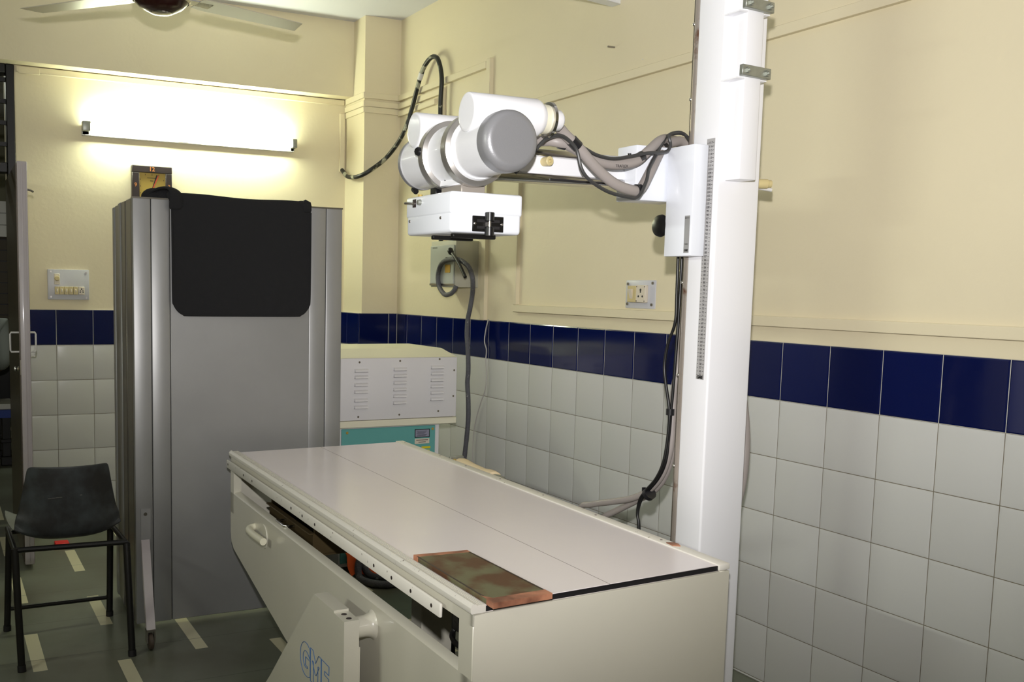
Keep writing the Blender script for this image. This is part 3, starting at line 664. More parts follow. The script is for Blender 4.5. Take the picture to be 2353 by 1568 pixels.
# small black knob on the housing, mounting plates
MB().lathe((-1.440, -1.522, 1.723), (-1, -.35, 0), [(-.02, .004), (.012, .004), (.013, .011), (.026, .012), (.030, .009)], 8).build('tilt_knob', 'black', cs)
MB().cyl(H0 + AX * .515 + Vector((-.02, 0, -.078)), H0 + AX * .532 + Vector((-.02, 0, -.070)), .008, 10).build('end_screw', 'black', cs)
bp = MB().box(-1.408, -1.330, -1.662, -1.548, 1.632, 1.662, .003, 1).build('mount_block', 'enamel', cs)
for y in (-1.580, -1.628): MB().cyl((-1.4095, y, 1.650), (-1.407, y, 1.650), .003, 8).build('block_screw', 'ink', bp)
MB().box(-1.401, -1.332, -1.656, -1.545, 1.606, 1.632, .002, 1).build('mount_plate', 'aluminium', cs)
MB().box(-1.40, -1.34, -1.512, -1.478, 1.607, 1.637, .002, 1).build('terminal_block', 'black', cs)
# collimator
X0, X1, Y0, Y1, Z0, Z1 = -1.462, -1.261, -1.720, -1.466, 1.508, 1.608
co = MB().box(X0 - .002, X1 + .002, Y0 - .002, Y1 + .002, 1.553, Z1, .007, 3).build('collimator_lid', 'enamel_cool', cs)
MB().box(X0, X1, Y0, Y1, Z0, 1.568, .009, 3).build('collimator_body', 'enamel_cool', cs)
mb = MB(); mb.box(X0 - .0028, X0 - .0015, -1.526, -1.506, 1.580, 1.601); mb.build('switch_slot', 'brown', co)
mb = MB(); mb.lathe((X0 - .002, -1.516, 1.590), (-1, 0, 0), [(0, .006), (.004, .006)], 12); mb.lathe((X0 - .005, -1.516, 1.590), (-.55, .85, .06), [(0, .0022), (.026, .0032), (.028, .002)], 12); mb.build('toggle_switch', 'steel', co)
MB().lathe((X0 - .002, -1.552, 1.591), (-1, 0, 0), [(0, .0075), (.003, .0075), (.009, .0062), (.0095, .004)], 12).build('lamp_button', 'galv', co)
for y in (-1.474 - .012, -1.665): MB().lathe((X0 - .0005, y, 1.5455), (-1, 0, 0), [(0, .004), (.0016, .0035), (.002, .001)], 12).build('cover_screw', 'steel', co)
MB().cyl((-1.44, -1.50, 1.608), (-1.44, -1.50, 1.616), .006, 6).build('brass_nut', 'gold', co)
MB().cyl((-1.295, -1.60, 1.608), (-1.295, -1.60, 1.617), .005, 6).build('brass_nut', 'copper', co)
kp = MB().box(-1.403, -1.3145, -1.7232, -1.719, 1.5125, 1.551, .0012, 1).build('shutter_plate', 'blackmetal', cs)
mb = MB()
for z in (1.523, 1.539): mb.box(-1.391, -1.326, -1.7238, -1.7230, z - .0035, z + .0035)
mb.build('slots', 'ink', kp)
for x in (-1.397, -1.3205): MB().ball((x, -1.7235, 1.532), .0038, (1, .6, 1), 10).build('plate_screw', 'steel', kp)
for z, s in ((1.549, 1), (1.513, -1)):
    MB().lathe((-1.361, -1.733, z - .011), (0, 0, 1), [(0, .0105), (.001, .012), (.021, .012), (.022, .0105)], 14).build('shutter_knob', 'black', kp)
mb = MB(); mb.cyl((-1.361, -1.733, 1.520), (-1.361, -1.733, 1.542), .004, 10); mb.box(-1.3635, -1.3585, -1.733, -1.723, 1.525, 1.537); mb.build('knob_spindle', 'steel', kp)
MB().box(-1.456, -1.335, -1.722, -1.706, 1.4945, 1.506, .002, 1).build('filter_rail', 'blackmetal', cs)
MB().box(-1.452, -1.335, -1.606, -1.592, 1.4945, 1.5055, .002, 1).build('filter_rail', 'blackmetal', cs)

# cables on the stand
ca = MB().tube([(-1.213, -1.764, 1.790), (-1.196, -1.757, 1.789), (-1.176, -1.745, 1.782), (-1.149, -1.740, 1.764), (-1.108, -1.740, 1.735), (-1.052, -1.740, 1.689), (-.995, -1.740, 1.654), (-.937, -1.740, 1.639), (-.902, -1.735, 1.645), (-.858, -1.715, 1.691), (-.800, -1.68, 1.750), (-.770, -1.662, 1.775), (-.73, -1.655, 1.790), (-.69, -1.65, 1.793), (-.63, -1.655, 1.76), (-.58, -1.67, 1.65), (-.55, -1.68, 1.4), (-.52, -1.69, 1.2)], .0138, 14).build('high_tension_cable', 'cable_grey')
tag(ca, 'thick pale grey cable from the near horn sagging lowest before the arm block', 'cable', 'grey high tension cables')
cb = MB().tube([(-1.225, -1.452, 1.785), (-1.20, -1.46, 1.782), (-1.18, -1.52, 1.775), (-1.185, -1.64, 1.758), (-1.165, -1.705, 1.752), (-1.121, -1.717, 1.742), (-1.052, -1.717, 1.717), (-.982, -1.715, 1.705), (-.911, -1.717, 1.716), (-.869, -1.712, 1.744), (-.815, -1.690, 1.778), (-.775, -1.668, 1.793), (-.725, -1.628, 1.800), (-.67, -1.62, 1.79), (-.60, -1.64, 1.70), (-.57, -1.65, 1.45), (-.54, -1.66, 1.25)], .0138, 14).build('high_tension_cable', 'cable_grey')
tag(cb, 'thick pale grey cable from the far horn, the upper of the two over the arm', 'cable', 'grey high tension cables')
MB().text('TRAFLEX', (-.962, -1.7297, 1.7005), (1, 0, .05), (0, 0, 1), .010, .0002).build('cable_writing', 'ink', cb)
def wrap(p, d, r, ln, par, nm='tape_band', m='tape'):
    p = Vector(p); d = Vector(d).normalized(); return MB().lathe(p - d * ln / 2, d, [(0, r), (ln, r)], 18).build(nm, m, par)
wrap((-1.121, -1.740, 1.745), (.04, 0, -.03), .0152, .026, ca); wrap((-.913, -1.738, 1.641), (.5, .06, .06), .0152, .016, ca); wrap((-.778, -1.667, 1.770), (.04, .02, .03), .0155, .016, ca)
wrap((-1.140, -1.712, 1.747), (.045, -.012, -.01), .0152, .020, cb); wrap((-.893, -1.716, 1.729), (.042, .003, .022), .0152, .018, cb)
t1 = MB().tube([(-1.29, -1.73, 1.66), (-1.262, -1.752, 1.70), (-1.230, -1.760, 1.739), (-1.208, -1.760, 1.752), (-1.182, -1.760, 1.758), (-1.156, -1.760, 1.750), (-1.128, -1.760, 1.726), (-1.112, -1.760, 1.682), (-1.085, -1.760, 1.654), (-1.026, -1.760, 1.628), (-.959, -1.758, 1.618), (-.925, -1.757, 1.622), (-.898, -1.753, 1.664), (-.876, -1.735, 1.70), (-.83, -1.71, 1.75), (-.805, -1.698, 1.777), (-.76, -1.675, 1.806), (-.71, -1.69, 1.800), (-.66, -1.695, 1.70), (-.655, -1.694, 1.5)], .0047, 8).build('control_cable', 'cable_dark')
tag(t1, 'thin dark cable hanging in the lower sag beneath the grey cables', 'cable', 'thin dark control cables')
t2 = MB().tube([(-1.091, -1.738, 1.737), (-1.049, -1.737, 1.722), (-.994, -1.735, 1.717), (-.938, -1.735, 1.727), (-.881, -1.735, 1.740), (-.837, -1.732, 1.745), (-.797, -1.712, 1.755), (-.783, -1.705, 1.775), (-.785, -1.70, 1.795), (-.762, -1.69, 1.808), (-.72, -1.69, 1.806), (-.66, -1.682, 1.75)], .0047, 8).build('control_cable', 'cable_dark')
tag(t2, 'thin dark cable lying along the top of the upper grey cable', 'cable', 'thin dark control cables')
def ctag(pts, r, nm, m, l, g=None): return tag(MB().tube(pts, r, 10).build(nm, m), l, 'cable', g)
ctag([(-.70, -1.655, 1.76), (-.70, -1.661, 1.387), (-.70, -1.660, 1.288), (-.70, -1.633, 1.224), (-.70, -1.622, 1.160), (-.70, -1.631, 1.110), (-.70, -1.652, 1.030), (-.70, -1.651, .960), (-.70, -1.637, .881), (-.70, -1.607, .824), (-.70, -1.559, .775), (-.70, -1.536, .744), (-.70, -1.528, .702), (-.70, -1.538, .644), (-.70, -1.54, .40), (-.72, -1.52, .006)], .0045, 'drop_cable', 'cable_black', 'thin black cable bowing away from the column before the tie', 'black cables beside the column')
ctag([(-.69, -1.665, 1.76), (-.69, -1.663, 1.362), (-.69, -1.658, 1.212), (-.69, -1.652, 1.086), (-.69, -1.648, 1.029), (-.69, -1.645, .959), (-.69, -1.635, .880), (-.69, -1.605, .823), (-.69, -1.552, .768), (-.69, -1.528, .737), (-.69, -1.517, .693), (-.69, -1.528, .643), (-.69, -1.53, .40), (-.70, -1.50, .006)], .0045, 'drop_cable', 'cable_black', 'thin black cable hanging straight along the column rail', 'black cables beside the column')
g1 = ctag([(-.655, -1.655, 1.45), (-.672, -1.655, 1.20), (-.68, -1.645, 1.086), (-.68, -1.645, 1.009), (-.68, -1.641, .919), (-.68, -1.610, .836), (-.68, -1.550, .775), (-.68, -1.469, .734), (-.68, -1.361, .701), (-.68, -1.269, .674), (-.68, -1.197, .637), (-.68, -1.13, .45), (-.68, -1.0, .10), (-.68, -.9, .013)], .0105, 'floor_cable', 'cable_grey', 'grey cable curving from the column to behind the table, the upper strand', 'grey cables beside the column')
g2 = ctag([(-.635, -1.645, 1.35), (-.650, -1.64, 1.15), (-.66, -1.628, 1.045), (-.66, -1.629, .981), (-.66, -1.626, .903), (-.66, -1.598, .826), (-.66, -1.546, .770), (-.66, -1.466, .724), (-.66, -1.381, .678), (-.66, -1.303, .636), (-.66, -1.222, .581), (-.66, -1.14, .40), (-.65, -1.02, .10), (-.64, -.92, .013)], .0105, 'floor_cable', 'cable_grey', 'grey cable curving from the column to behind the table, the lower strand', 'grey cables beside the column')
tie = MB(); tie.lathe((-.688, -1.558, .764), (0, -1, .75), [(0, .020), (.015, .020)], 14); tie.box(-.695, -.685, -1.545, -1.538, .772, .784)
tag(tie.build('cable_tie', 'tape'), 'black tape bundling the cables at the bend beside the column', 'cable tie', 'cable ties')
tag(MB().lathe((-.695, -1.650, 1.018), (0, 0, 1), [(0, .012), (.018, .012)], 12).build('cable_tie', 'tape'), 'black tie on the two black cables, halfway up the column', 'cable tie', 'cable ties')
ctag([(-.53, -1.69, 1.22), (-.508, -1.697, 1.137), (-.480, -1.70, 1.085), (-.459, -1.700, 1.007), (-.450, -1.700, .921), (-.455, -1.700, .823), (-.474, -1.700, .745), (-.502, -1.700, .682), (-.54, -1.69, .55), (-.56, -1.66, .2), (-.56, -1.60, .02)], .016, 'floor_cable', 'cable_grey', 'grey cable bulging out behind the right side of the column', 'grey cables beside the column')

# ================================================================== X-RAY TABLE
QA, QB, QC, QD = Vector((-1.5976, -.2057, 0)), Vector((-1.642, -2.197, 0)), Vector((-.9173, -2.1464, 0)), Vector((-.8523, -.1654, 0))
LU, LV = 1.991, .7360
def TB(c):     # u along the table from its far end, v across from its left edge, z up
    s, t = c.x / LU, c.y / LV
    p = (QA * (1 - t) + QD * t) * (1 - s) + (QB * (1 - t) + QC * t) * s
    return Vector((p.x, p.y, c.z))
tb = thing('xray_table', 'cream x-ray examination table with pale laminate top in the middle of the room', 'x-ray table', TB(Vector((1, .37, 0))))
tp = MB(TB).box(.004, 1.985, .022, .715, .714, .7290, .002, 1).build('tabletop', 'laminate', tb)
MB(TB).box(.004, 1.985, .366, .3672, .7288, .7293).build('centre_seam', 'seam', tp)
MB(TB).box(.02, 1.9855, .012, .728, .7165, .7282).build('rubber_strip', 'rubber', tb)
# left rail: round nosing and grooved flat, right rail flat
prof = [(-.004, .717), (-.0065, .722), (-.0065, .730), (-.003, .7355), (.003, .7375), (.010, .7365), (.0145, .733), (.016, .7318), (.0165, .734)]
for k in range(4): b0 = .0165 + k * .0072; prof += [(b0, .7345), (b0 + .0058, .7340), (b0 + .0062, .7325), (b0 + .0070, .7325)]
prof += [(.0455, .7335), (.0465, .7295), (.0465, .717)]
MB(TB).prism([(0.0, v * .66 if v > 0 else v, z) for v, z in prof], (1.991, 0, 0)).build('left_rail', 'rail_white', tb, smooth=30)
lr = MB(TB).box(0.0, 1.991, .703, .739, .717, .7325, .003, 2).build('right_rail', 'rail_white', tb)
for u in (.06, .40, .62, .88, 1.16, 1.45, 1.75): MB(TB).lathe((u, .721, .7322), (0, 0, 1), [(0, .004), (.001, .0035)], 10).build('rail_screw', 'seam', lr)
# accessory bar with bolt holes
ab = MB(TB).box(0.0, 1.868, -.016, -.008, .672, .7035, .003, 2).build('accessory_bar', 'rail_white', tb)
for u in (.022, .25, .366, .82, .93, 1.046, 1.497, 1.608, 1.718, 1.827): MB(TB).cyl((u, -.0168, .688), (u, -.0155, .688), .0046, 10).build('bolt_hole', 'brown', ab)
# body: top beam, posts, side panel with ledge, ends
mb = MB(TB); mb.box(0.0, 1.991, 0.0, .022, .688, .7165, .002, 1); mb.box(0.0, .048, 0.0, .03, .50, .7165); mb.box(1.928, 1.991, 0, .03, .50, .7165, .002, 1)
mb.box(0.0, 1.991, .705, .727, .60, .7165, .002, 1)
mb.build('body_frame', 'cream_enamel', tb)
ol = [(0.0, .577), (0.0, .42), (.012, .385), (.047, .3635), (.714, .2355), (1.25, .155), (1.991, .14), (1.991, .577)]
mb = MB(TB); mb.prism([(u, 0.0, z) for u, z in ol], (0, .012, 0))
mb.prism([(.048, .0, .577), (.048, .006, .582), (.048, .026, .585), (.048, .031, .580), (.048, .031, .56), (.048, .012, .56)], (1.88, 0, 0))
mb.prism([(.012, .012, .385), (.047, .012, .3635), (.714, .012, .2355), (1.25, .012, .155), (1.991, .012, .14), (1.991, .012, .152), (1.25, .012, .167), (.714, .012, .2475), (.05, .012, .3755), (.02, .012, .392)], (0, .05, 0))
mb.build('side_panel', 'cream_enamel', tb, smooth=50)
mb = MB(TB); mb.prism([(u, .727 - .012, z) for u, z in ol], (0, .012, 0)); mb.build('side_panel', 'cream_enamel', tb)
MB(TB).box(1.979, 1.9915, .001, .738, .14, .7155, .003, 2).build('end_panel', 'cream_enamel', tb)
MB(TB).box(.002, .014, .012, .715, .38, .7155, .003, 2).build('end_panel', 'cream_enamel', tb)
MB(TB).prism([(.06, .06, .37), (.714, .06, .245), (1.25, .06, .165), (1.975, .06, .15), (1.975, .06, .158), (1.25, .06, .173), (.714, .06, .253), (.06, .06, .378)], (0, .03, 0)).build('inner_rail', 'blackmetal', tb)
# handle
hb = MB(TB).lathe((.467, .0, .512), (0, -1, 0), [(0, .042), (.003, .040), (.0035, .03)], 32).build('handle_rose', 'cream_enamel', tb)
MB(TB).tube([(.345, .002, .519), (.350, -.016, .518), (.372, -.028, .516), (.43, -.031, .516), (.50, -.031, .518), (.56, -.030, .520)], .0125, 12).build('handle', 'gen_cream', tb)
# bucky tray slung under the top
MB(TB).box(.10, 1.93, .10, .13, .62, .65).build('slide_rail', 'blackmetal', tb)
MB(TB).box(.10, 1.93, .58, .61, .62, .65).build('slide_rail', 'blackmetal', tb)
mb = MB(TB); mb.box(.355, .835, .052, .058, .535, .604); mb.box(.355, .365, .058, .57, .535, .66); mb.box(.825, .835, .058, .57, .535, .66); mb.box(.355, .835, .56, .57, .535, .66); mb.box(.355, .835, .052, .57, .530, .537); mb.box(.355, .835, .04, .053, .600, .6045)
by = mb.build('bucky_tray', 'tray', tb)
MB(TB).tube([(.555, .05, .585), (.555, .022, .588), (.56, .016, .588), (.645, .016, .588), (.65, .022, .588), (.65, .05, .585)], .004, 8, smooth=False).build('tray_handle', 'chrome', by)
mb = MB(TB); mb.box(.86, .90, .10, .60, .60, .66); mb.box(.90, 1.0, .12, .14, .635, .65); mb.build('tray_bracket', 'blackmetal', tb)
mb = MB(TB); mb.tube([(1.865, .10, .655), (1.80, .09, .62), (1.77, .075, .60), (1.80, .06, .585), (1.92, .06, .585)], .006, 8); mb.tube([(1.80, .10, .65), (1.95, .10, .61)], .008, 8); mb.tube([(1.78, .075, .625), (1.95, .075, .60)], .006, 8); mb.box(1.77, 1.80, .07, .12, .605, .665)
mb.build('cable_loop', 'blackmetal', tb)
MB(TB).prism([(1.885, .12, .685), (1.935, .12, .685), (1.925, .12, .63), (1.88, .12, .638)], (0, .01, 0)).build('inner_tab', 'gen_cream', tb)
MB(TB).tube([(1.50, .22, .70), (1.50, .22, .25)], .006, 8).build('hanging_lead', 'cable_black', tb)
MB(TB).box(1.35, 1.93, .20, .40, .30, .34, .003, 1).build('cross_member', mat('primer_cream', srgb(186, 180, 150), .5), tb)
# pivot stand with raised blue outline letters
def TS(c): return TB(Vector((c.x, -c.y, c.z)))       # y = distance out of the left side
st = MB(TS).prism([(1.289, .103, .567), (1.442, .103, .569), (1.443, .103, .5635), (1.516, .103, .5635), (1.516, .103, .482), (1.516, .103, .0), (.66, .103, .0), (.837, .103, .152), (.894, .103, .201)], (0, -.041, 0)).build('pivot_stand', 'cream_enamel', tb)
MB(TS).box(1.46, 1.520, .0605, .0625, .02, .495).build('stand_backing', 'cream_enamel', st)
for u in (1.463, 1.497): MB(TS).lathe((u, .083, .5632), (0, 0, 1), [(0, .0075), (.0012, .007)], 14).build('stand_hole', 'brown', st)
MB(TS).lathe((1.455, .0, .522), (0, 1, 0), [(0, .038), (.005, .032), (.012, .029), (.022, .027), (.063, .0262)], 36).build('pivot_boss', 'cream_enamel', tb)
mb = MB(); pq = TS(Vector((1.297, .1037, .364))); px = (TS(Vector((1.5, .1037, .375))) - TS(Vector((1.1, .1037, .375)))).normalized()
mb.text('GME', pq, px, (0, 0, 1), .113, outline=.0010, bold=.0065)
mb.build('stand_letters', 'blue_ink', st)
MB(TB).box(1.0, 1.95, .10, .62, .0, .03, .004, 1).build('floor_frame', 'cream_enamel', tb)
for u in (1.1, 1.85): MB(TB).box(u - .04, u + .04, .30, .42, .03, .64, .004, 1).build('pedestal', 'cream_enamel', tb)
# compression band roller on the far side rail
cr = MB(lambda c: TB(c)).lathe((.455, .778, .690), (1, 0, 0), [(0, .022), (.004, .040), (.03, .044), (.10, .038), (.20, .035), (.255, .040), (.28, .038), (.285, .030)], 22).build('compression_band', 'band', tb)
mb = MB(TB); mb.box(.438, .4545, .740, .80, .665, .738, .003, 1); mb.box(.742, .758, .740, .80, .665, .712, .003, 1); mb.build('band_bracket', 'galv', cr)
MB(TB).cyl((.470, .750, .722), (.470, .750, .731), .006, 8).build('band_bolt', 'gold', cr)
MB(TB).lathe((.735, .778, .690), (1, 0, 0), [(0, .030), (.03, .032), (.055, .03), (.065, .02)], 18).build('band_roller', 'galv', cr)

# things on the table
kc = [Vector((-1.598, -1.831, 0)), Vector((-1.460, -1.841, 0)), Vector((-1.460, -2.204, 0)), Vector((-1.606, -2.214, 0))]
def KC(c):
    p = (kc[0] * (1 - c.x) + kc[1] * c.x) * (1 - c.y) + (kc[3] * (1 - c.x) + kc[2] * c.x) * c.y
    return Vector((p.x, p.y, c.z))
ks = thing('film_cassette', 'rusty brown x-ray film cassette with orange taped ends on the table', 'cassette', KC(Vector((.5, .5, .7295))))
MB(KC).box(0, 1, 0, 1, .7297, .741, .003, 1).build('shell', 'rust', ks)
mb = MB(KC); mb.box(-.006, 1.004, -.01, .035, .7296, .7418); mb.box(-.006, .02, .03, .05, .7296, .7416); mb.build('tape_end', 'tapeorange', ks)
mb = MB(KC); mb.box(-.008, 1.006, .930, 1.008, .7296, .742); mb.prism([(-.008, .935, .742), (-.008, .87, .742), (.10, .935, .742)], (0, 0, .0004)); mb.build('tape_end', 'tapeorange', ks)
M['dark_edge'] = mat('dark_edge', srgb(58, 46, 42), .5)
for xa, xb in ((0, .03), (.97, 1.0)): MB(KC).box(xa, xb, .035, .93, .7412, .7418).build('edge_strip', 'dark_edge', ks)
oc = MB(lambda c: TB(Vector((1.80 + c.x, .722 + c.y, .7326 + c.z)))).prism([(-.02, -.010, 0), (.012, -.014, 0), (.024, .002, 0), (.004, .012, 0), (-.012, .008, 0)], (0, 0, .002)).build('tape_scrap', 'tapeorange')
tag(oc, 'small worn orange tape scrap stuck on the right table rail', 'tape')
# ================================================================== GENERATOR CABINET
gn = thing('generator_cabinet', 'teal and white x-ray generator cabinet with slotted white top box behind the table', 'cabinet', (-.64, .7, 0))
MB().box(-.935, -.372, .432, .92, .03, .706, .003, 1).build('cabinet_body', 'gen_white', gn)
fp = MB().box(-.893, -.398, .4235, .4325, .05, .700, .002, 1).build('front_panel', 'teal', gn)
for x in (-.865, -.413): MB().lathe((x, .4235, .682), (0, -1, 0), [(0, .007), (.003, .005)], 10).build('panel_bolt', 'gold', fp)
MB().box(-1.00, -.288, .410, .96, .705, .738, .004, 1).build('shelf_board', 'gen_cream', gn)
bx = MB().box(-1.005, -.287, .418, .955, .7395, 1.036, .004, 2).build('top_box', 'gen_white', gn)
mb = MB(); z = 1.036
A_ = [(-1.005, .418, z), (-.287, .418, z), (-.287, .955, z), (-1.005, .955, z)]; B_ = [(-.945, .520, z + .038), (-.325, .520, z + .038), (-.325, .90, z + .038), (-.945, .90, z + .038)]
bm = mb.bm; a = [bm.verts.new(p) for p in A_]; b = [bm.verts.new(p) for p in B_]
for k in range(4): bm.faces.new((a[k], a[(k + 1) % 4], b[(k + 1) % 4], b[k]))
bm.faces.new(b); bm.faces.new(list(reversed(a)))
mb.build('box_lid', 'gen_cream', gn, smooth=20)
M['slot_shade'] = mat('louvre_shade', srgb(96, 94, 92), .7)  # dark grey paints in the shade under each louvre lip
def louvre(x, z):
    w, h, d = .034, .0145, .013
    t = MB(); f = .4175
    sec = [(0, f), (-.004, f - d * .75), (-.008, f - d), (-h, f - d * .2), (-h, f)]
    sec = [(h * .5, f), (h * .3, f - d * .55), (0, f - d * .9), (-h * .5, f - d), (-h * .5, f)]
    t.prism([(x - w, y, z + q) for q, y in sec], (2 * w, 0, 0)); t.mi = 1; t.box(x - w, x + w, f - .004, f, z - h * .5 - .0022, z - h * .5 + .0003); return t
for x, zz in ((-.800, (.977, .946, .910, .877, .836, .803)), (-.598, (.980, .949, .916, .883, .851, .819)), (-.398, (.986, .956, .924, .893, .862, .830))):
    for z_ in zz: louvre(x, z_ + .002).build('louvre', ['gen_white', 'slot_shade'], bx, smooth=35)
for x, z_ in ((-.809, 1.017), (-.598, 1.020), (-.385, 1.026), (-.812, .757), (-.598, .760), (-.387, .770), (-.303, .970), (-.305, .842)):
    MB().lathe((x, .4185, z_), (0, -1, 0), [(0, .0055), (.002, .004)], 10).build('box_screw', mat('screw_dull', srgb(120, 112, 98), .4, metal=.6) if 'screw_dull' not in bpy.data.materials else bpy.data.materials['screw_dull'], bx)
s1 = MB().box(-.508, -.432, .4225, .4238, .645, .681).build('rating_plate', mat('plate_grey', srgb(140, 140, 160), .35), fp)
mb = MB(); f = .4222
mb.box(-.510, -.430, f, f + .0006, .680, .684); mb.box(-.510, -.430, f, f + .0006, .642, .646); mb.box(-.511, -.507, f, f + .0006, .642, .684); mb.box(-.433, -.429, f, f + .0006, .642, .684)
for k in range(5): mb.box(-.50 + .004 * (k % 2), -.445 - .006 * (k % 3), f, f + .0006, .6720 - .0055 * k, .6738 - .0055 * k)
mb.build('plate_writing', 'ink', s1)
s2 = MB().box(-.510, -.430, .4225, .4238, .611, .637, .0006, 1).build('paper_label', 'ivory_pale', fp)
mb = MB(); mb.box(-.502, -.438, f, f + .0006, .6275, .6310); mb.box(-.490, -.450, f, f + .0006, .6175, .6210); mb.build('label_writing', mat('faded_ink', srgb(90, 84, 80), .6), s2)
mb = MB(); mb.box(-.472, -.424, .4225, .4238, .586, .597); mb.box(-.498, -.428, .4225, .4238, .545, .580); mb.build('yellow_sticker', 'yellow', fp)
# orange cloth and hoses on the floor in front of it
rows = []
for i in range(8):
    rows.append([(-.880 + .017 * j + .004 * math.sin(i), .405 - .012 * i - .004 * math.cos(j * 1.3 + i), max(.006, .112 - .013 * i + .006 * math.sin(j * 1.1 + i * .8) - .0035 * max(0, j - 3))) for j in range(9)])
oc = MB().grid(rows).build('orange_cloth', 'orange')
sd = oc.modifiers.new('s', 'SOLIDIFY'); sd.thickness = .004
tag(oc, 'crumpled orange cloth on the floor against the teal cabinet under the table', 'cloth')
ctag([(-.80, .36, .095), (-.825, .345, .085), (-.842, .325, .05), (-.846, .300, .018), (-.855, .25, .018), (-.845, .21, .018), (-.815, .159, .018), (-.754, .134, .018), (-.679, .166, .018), (-.55, .30, .018)], .017, 'supply_hose', 'hose', 'dark grey hose curled on the floor under the table, the nearer coil', 'hoses on the floor under the table')
ctag([(-.78, .365, .085), (-.80, .355, .075), (-.805, .33, .045), (-.79, .292, .018), (-.762, .250, .018), (-.720, .225, .018), (-.655, .245, .018), (-.56, .38, .018)], .017, 'supply_hose', 'hose', 'dark grey hose curled on the floor under the table, the farther coil', 'hoses on the floor under the table')

# ================================================================== LEAD SCREEN
ls = thing('lead_screen', 'tall grey metal lead protection screen with black apron hung over it', 'protection screen', (-1.52, .1, 0))
XL, XR, YF, ZB, ZT = -1.914, -1.056, .030, .017, 1.695
MB().box(-1.7725, -1.1985, YF + .004, YF + .028, ZB, ZT - .002, .002, 1).build('centre_sheet', 'sheet', ls)
for x0, x1, d in ((XL, -1.847, 0), (-1.8449, -1.7746, .0), (-1.2005, -1.1292, 0), (-1.1271, XR, .0)):
    MB().box(x0, x1, YF - d, YF + .032, ZB, ZT, .004, 2).build('fold_strip', 'sheet', ls)
mb = MB(); mb.box(XL - .001, XR + .001, YF - .002, YF + .034, ZT - .004, ZT + .002); mb.build('top_flange', 'sheet_edge', ls)
def LW(co): return co
mb = MB(); mb.box(XL, XL + .03, YF + .034, .18, ZB, ZT - .001, .003, 1); mb.build('left_wing', 'sheet_edge', ls)
mb = MB(); mb.box(XL - .002, XL + .028, .19, .355, ZB, ZT - .004, .003, 1); mb.build('left_wing', 'sheet_edge', ls)
mb = MB(); mb.box(XL - .006, XL + .026, .283, .325, ZB, ZT - .004, .004, 1); mb.box(XL - .004, XL + .03, .442, .486, ZB, ZT - .012, .004, 1); mb.build('wing_fold', 'sheet', ls)
mb = MB(); mb.box(XL, XL + .028, .357, .441, ZB, ZT - .008, .003, 1); mb.build('left_wing', 'sheet_edge', ls)
mb = MB(); mb.box(XR - .03, XR, YF + .034, .40, ZB, ZT - .003, .003, 1); mb.build('right_wing', 'sheet_edge', ls)
mb = MB()
for pts in ([(-1.857, YF - .0035, .3585), (-1.8945, YF - .0035, .3585), (-1.8945, YF - .0035, .4825), (-1.857, YF - .0035, .4825)],): mb.prism(pts, (0, .006, 0))
ft = mb.build('foot_plate', 'sheet', ls)
MB().cyl((-1.877, YF - .0055, .462), (-1.877, YF - .0025, .462), .007, 12).build('plate_bolt', 'sheet_edge', ft)
MB().prism([(-1.8945, YF - .006, .3585), (-1.862, YF - .006, .3585), (-1.892, -.235, .082), (-1.925, -.238, .082)], (.0, .022, .008)).build('foot_strut', 'doorpaint', ft)
def caster(x, y):
    c = MB().lathe((x - .009, y, .032), (1, 0, 0), [(0, .026), (.003, .032), (.015, .032), (.018, .026)], 22).build('caster_wheel', 'rustwheel', ls)
    mb = MB(); mb.box(x - .016, x - .011, y - .014, y + .02, .03, .078); mb.box(x + .011, x + .016, y - .014, y + .02, .03, .078); mb.box(x - .016, x + .016, y - .016, y + .022, .074, .082); mb.build('caster_fork', 'steel', c)
caster(-1.908, -.222); caster(-1.09, .30); caster(-1.87, .42)
MB().box(-1.105, -1.075, .28, .32, .07, .09).build('caster_pad', 'sheet_edge', ls)
MB().box(-1.888, -1.855, .40, .44, .07, .09).build('caster_pad', 'sheet_edge', ls)

# lead apron over the screen
ap = thing('lead_apron', 'black lead apron draped over the top of the grey screen', 'apron', (-1.48, .02, 1.246))
AX0, AX1, AZ0 = -1.7673, -1.2005, 1.246
rows = []
NZ_, NX_ = 52, 56
for i in range(NZ_ + 1):
    row = []
    for j in range(NX_ + 1):
        s = j / NX_
        # path: hanging face, over the top, short back drop
        L1 = ZT + .012 - AZ0; L2 = .055; L3 = .30
        d = .065 * (i / 12) ** 2 if i <= 12 else .065 + (L1 + L2 + L3 - .065) * (i - 12) / (NZ_ - 12)
        x0, x1 = AX0, AX1
        if d < L1:
            z = AZ0 + d; y = YF - .010
            rr = .062
            if d < rr:
                inset = rr - math.sqrt(max(0, rr * rr - (rr - d) ** 2)); x0 += inset; x1 -= inset
            if d < .25: x0 += .012 * (1 - d / .25) * .3
            wv = .0026 * math.sin(s * 23 + 1.0) * max(0, 1 - d / (L1 * .8)) + .0012 * math.sin(s * 11 + d * 20)
            y -= abs(wv)
            if d > L1 - .02: q = (d - L1 + .02) / .02; y += .004 * q
        elif d < L1 + L2:
            q = (d - L1) / L2; a = PI * q; y = YF + .016 - .024 * math.cos(a); z = ZT + .012 + .012 * math.sin(a)
        else:
            y = YF + .041; z = ZT + .012 - (d - L1 - L2)
        x = x0 + (x1 - x0) * s
        if d > L1 - .03: z += -.007 * s + .003 * math.sin(s * 9)
        row.append((x, y, z))
    rows.append(row)
bd = MB().grid(rows).build('apron_sheet', 'cloth', ap, smooth=70)
sd = bd.modifiers.new('s', 'SOLIDIFY'); sd.thickness = .005; sd.offset = 0
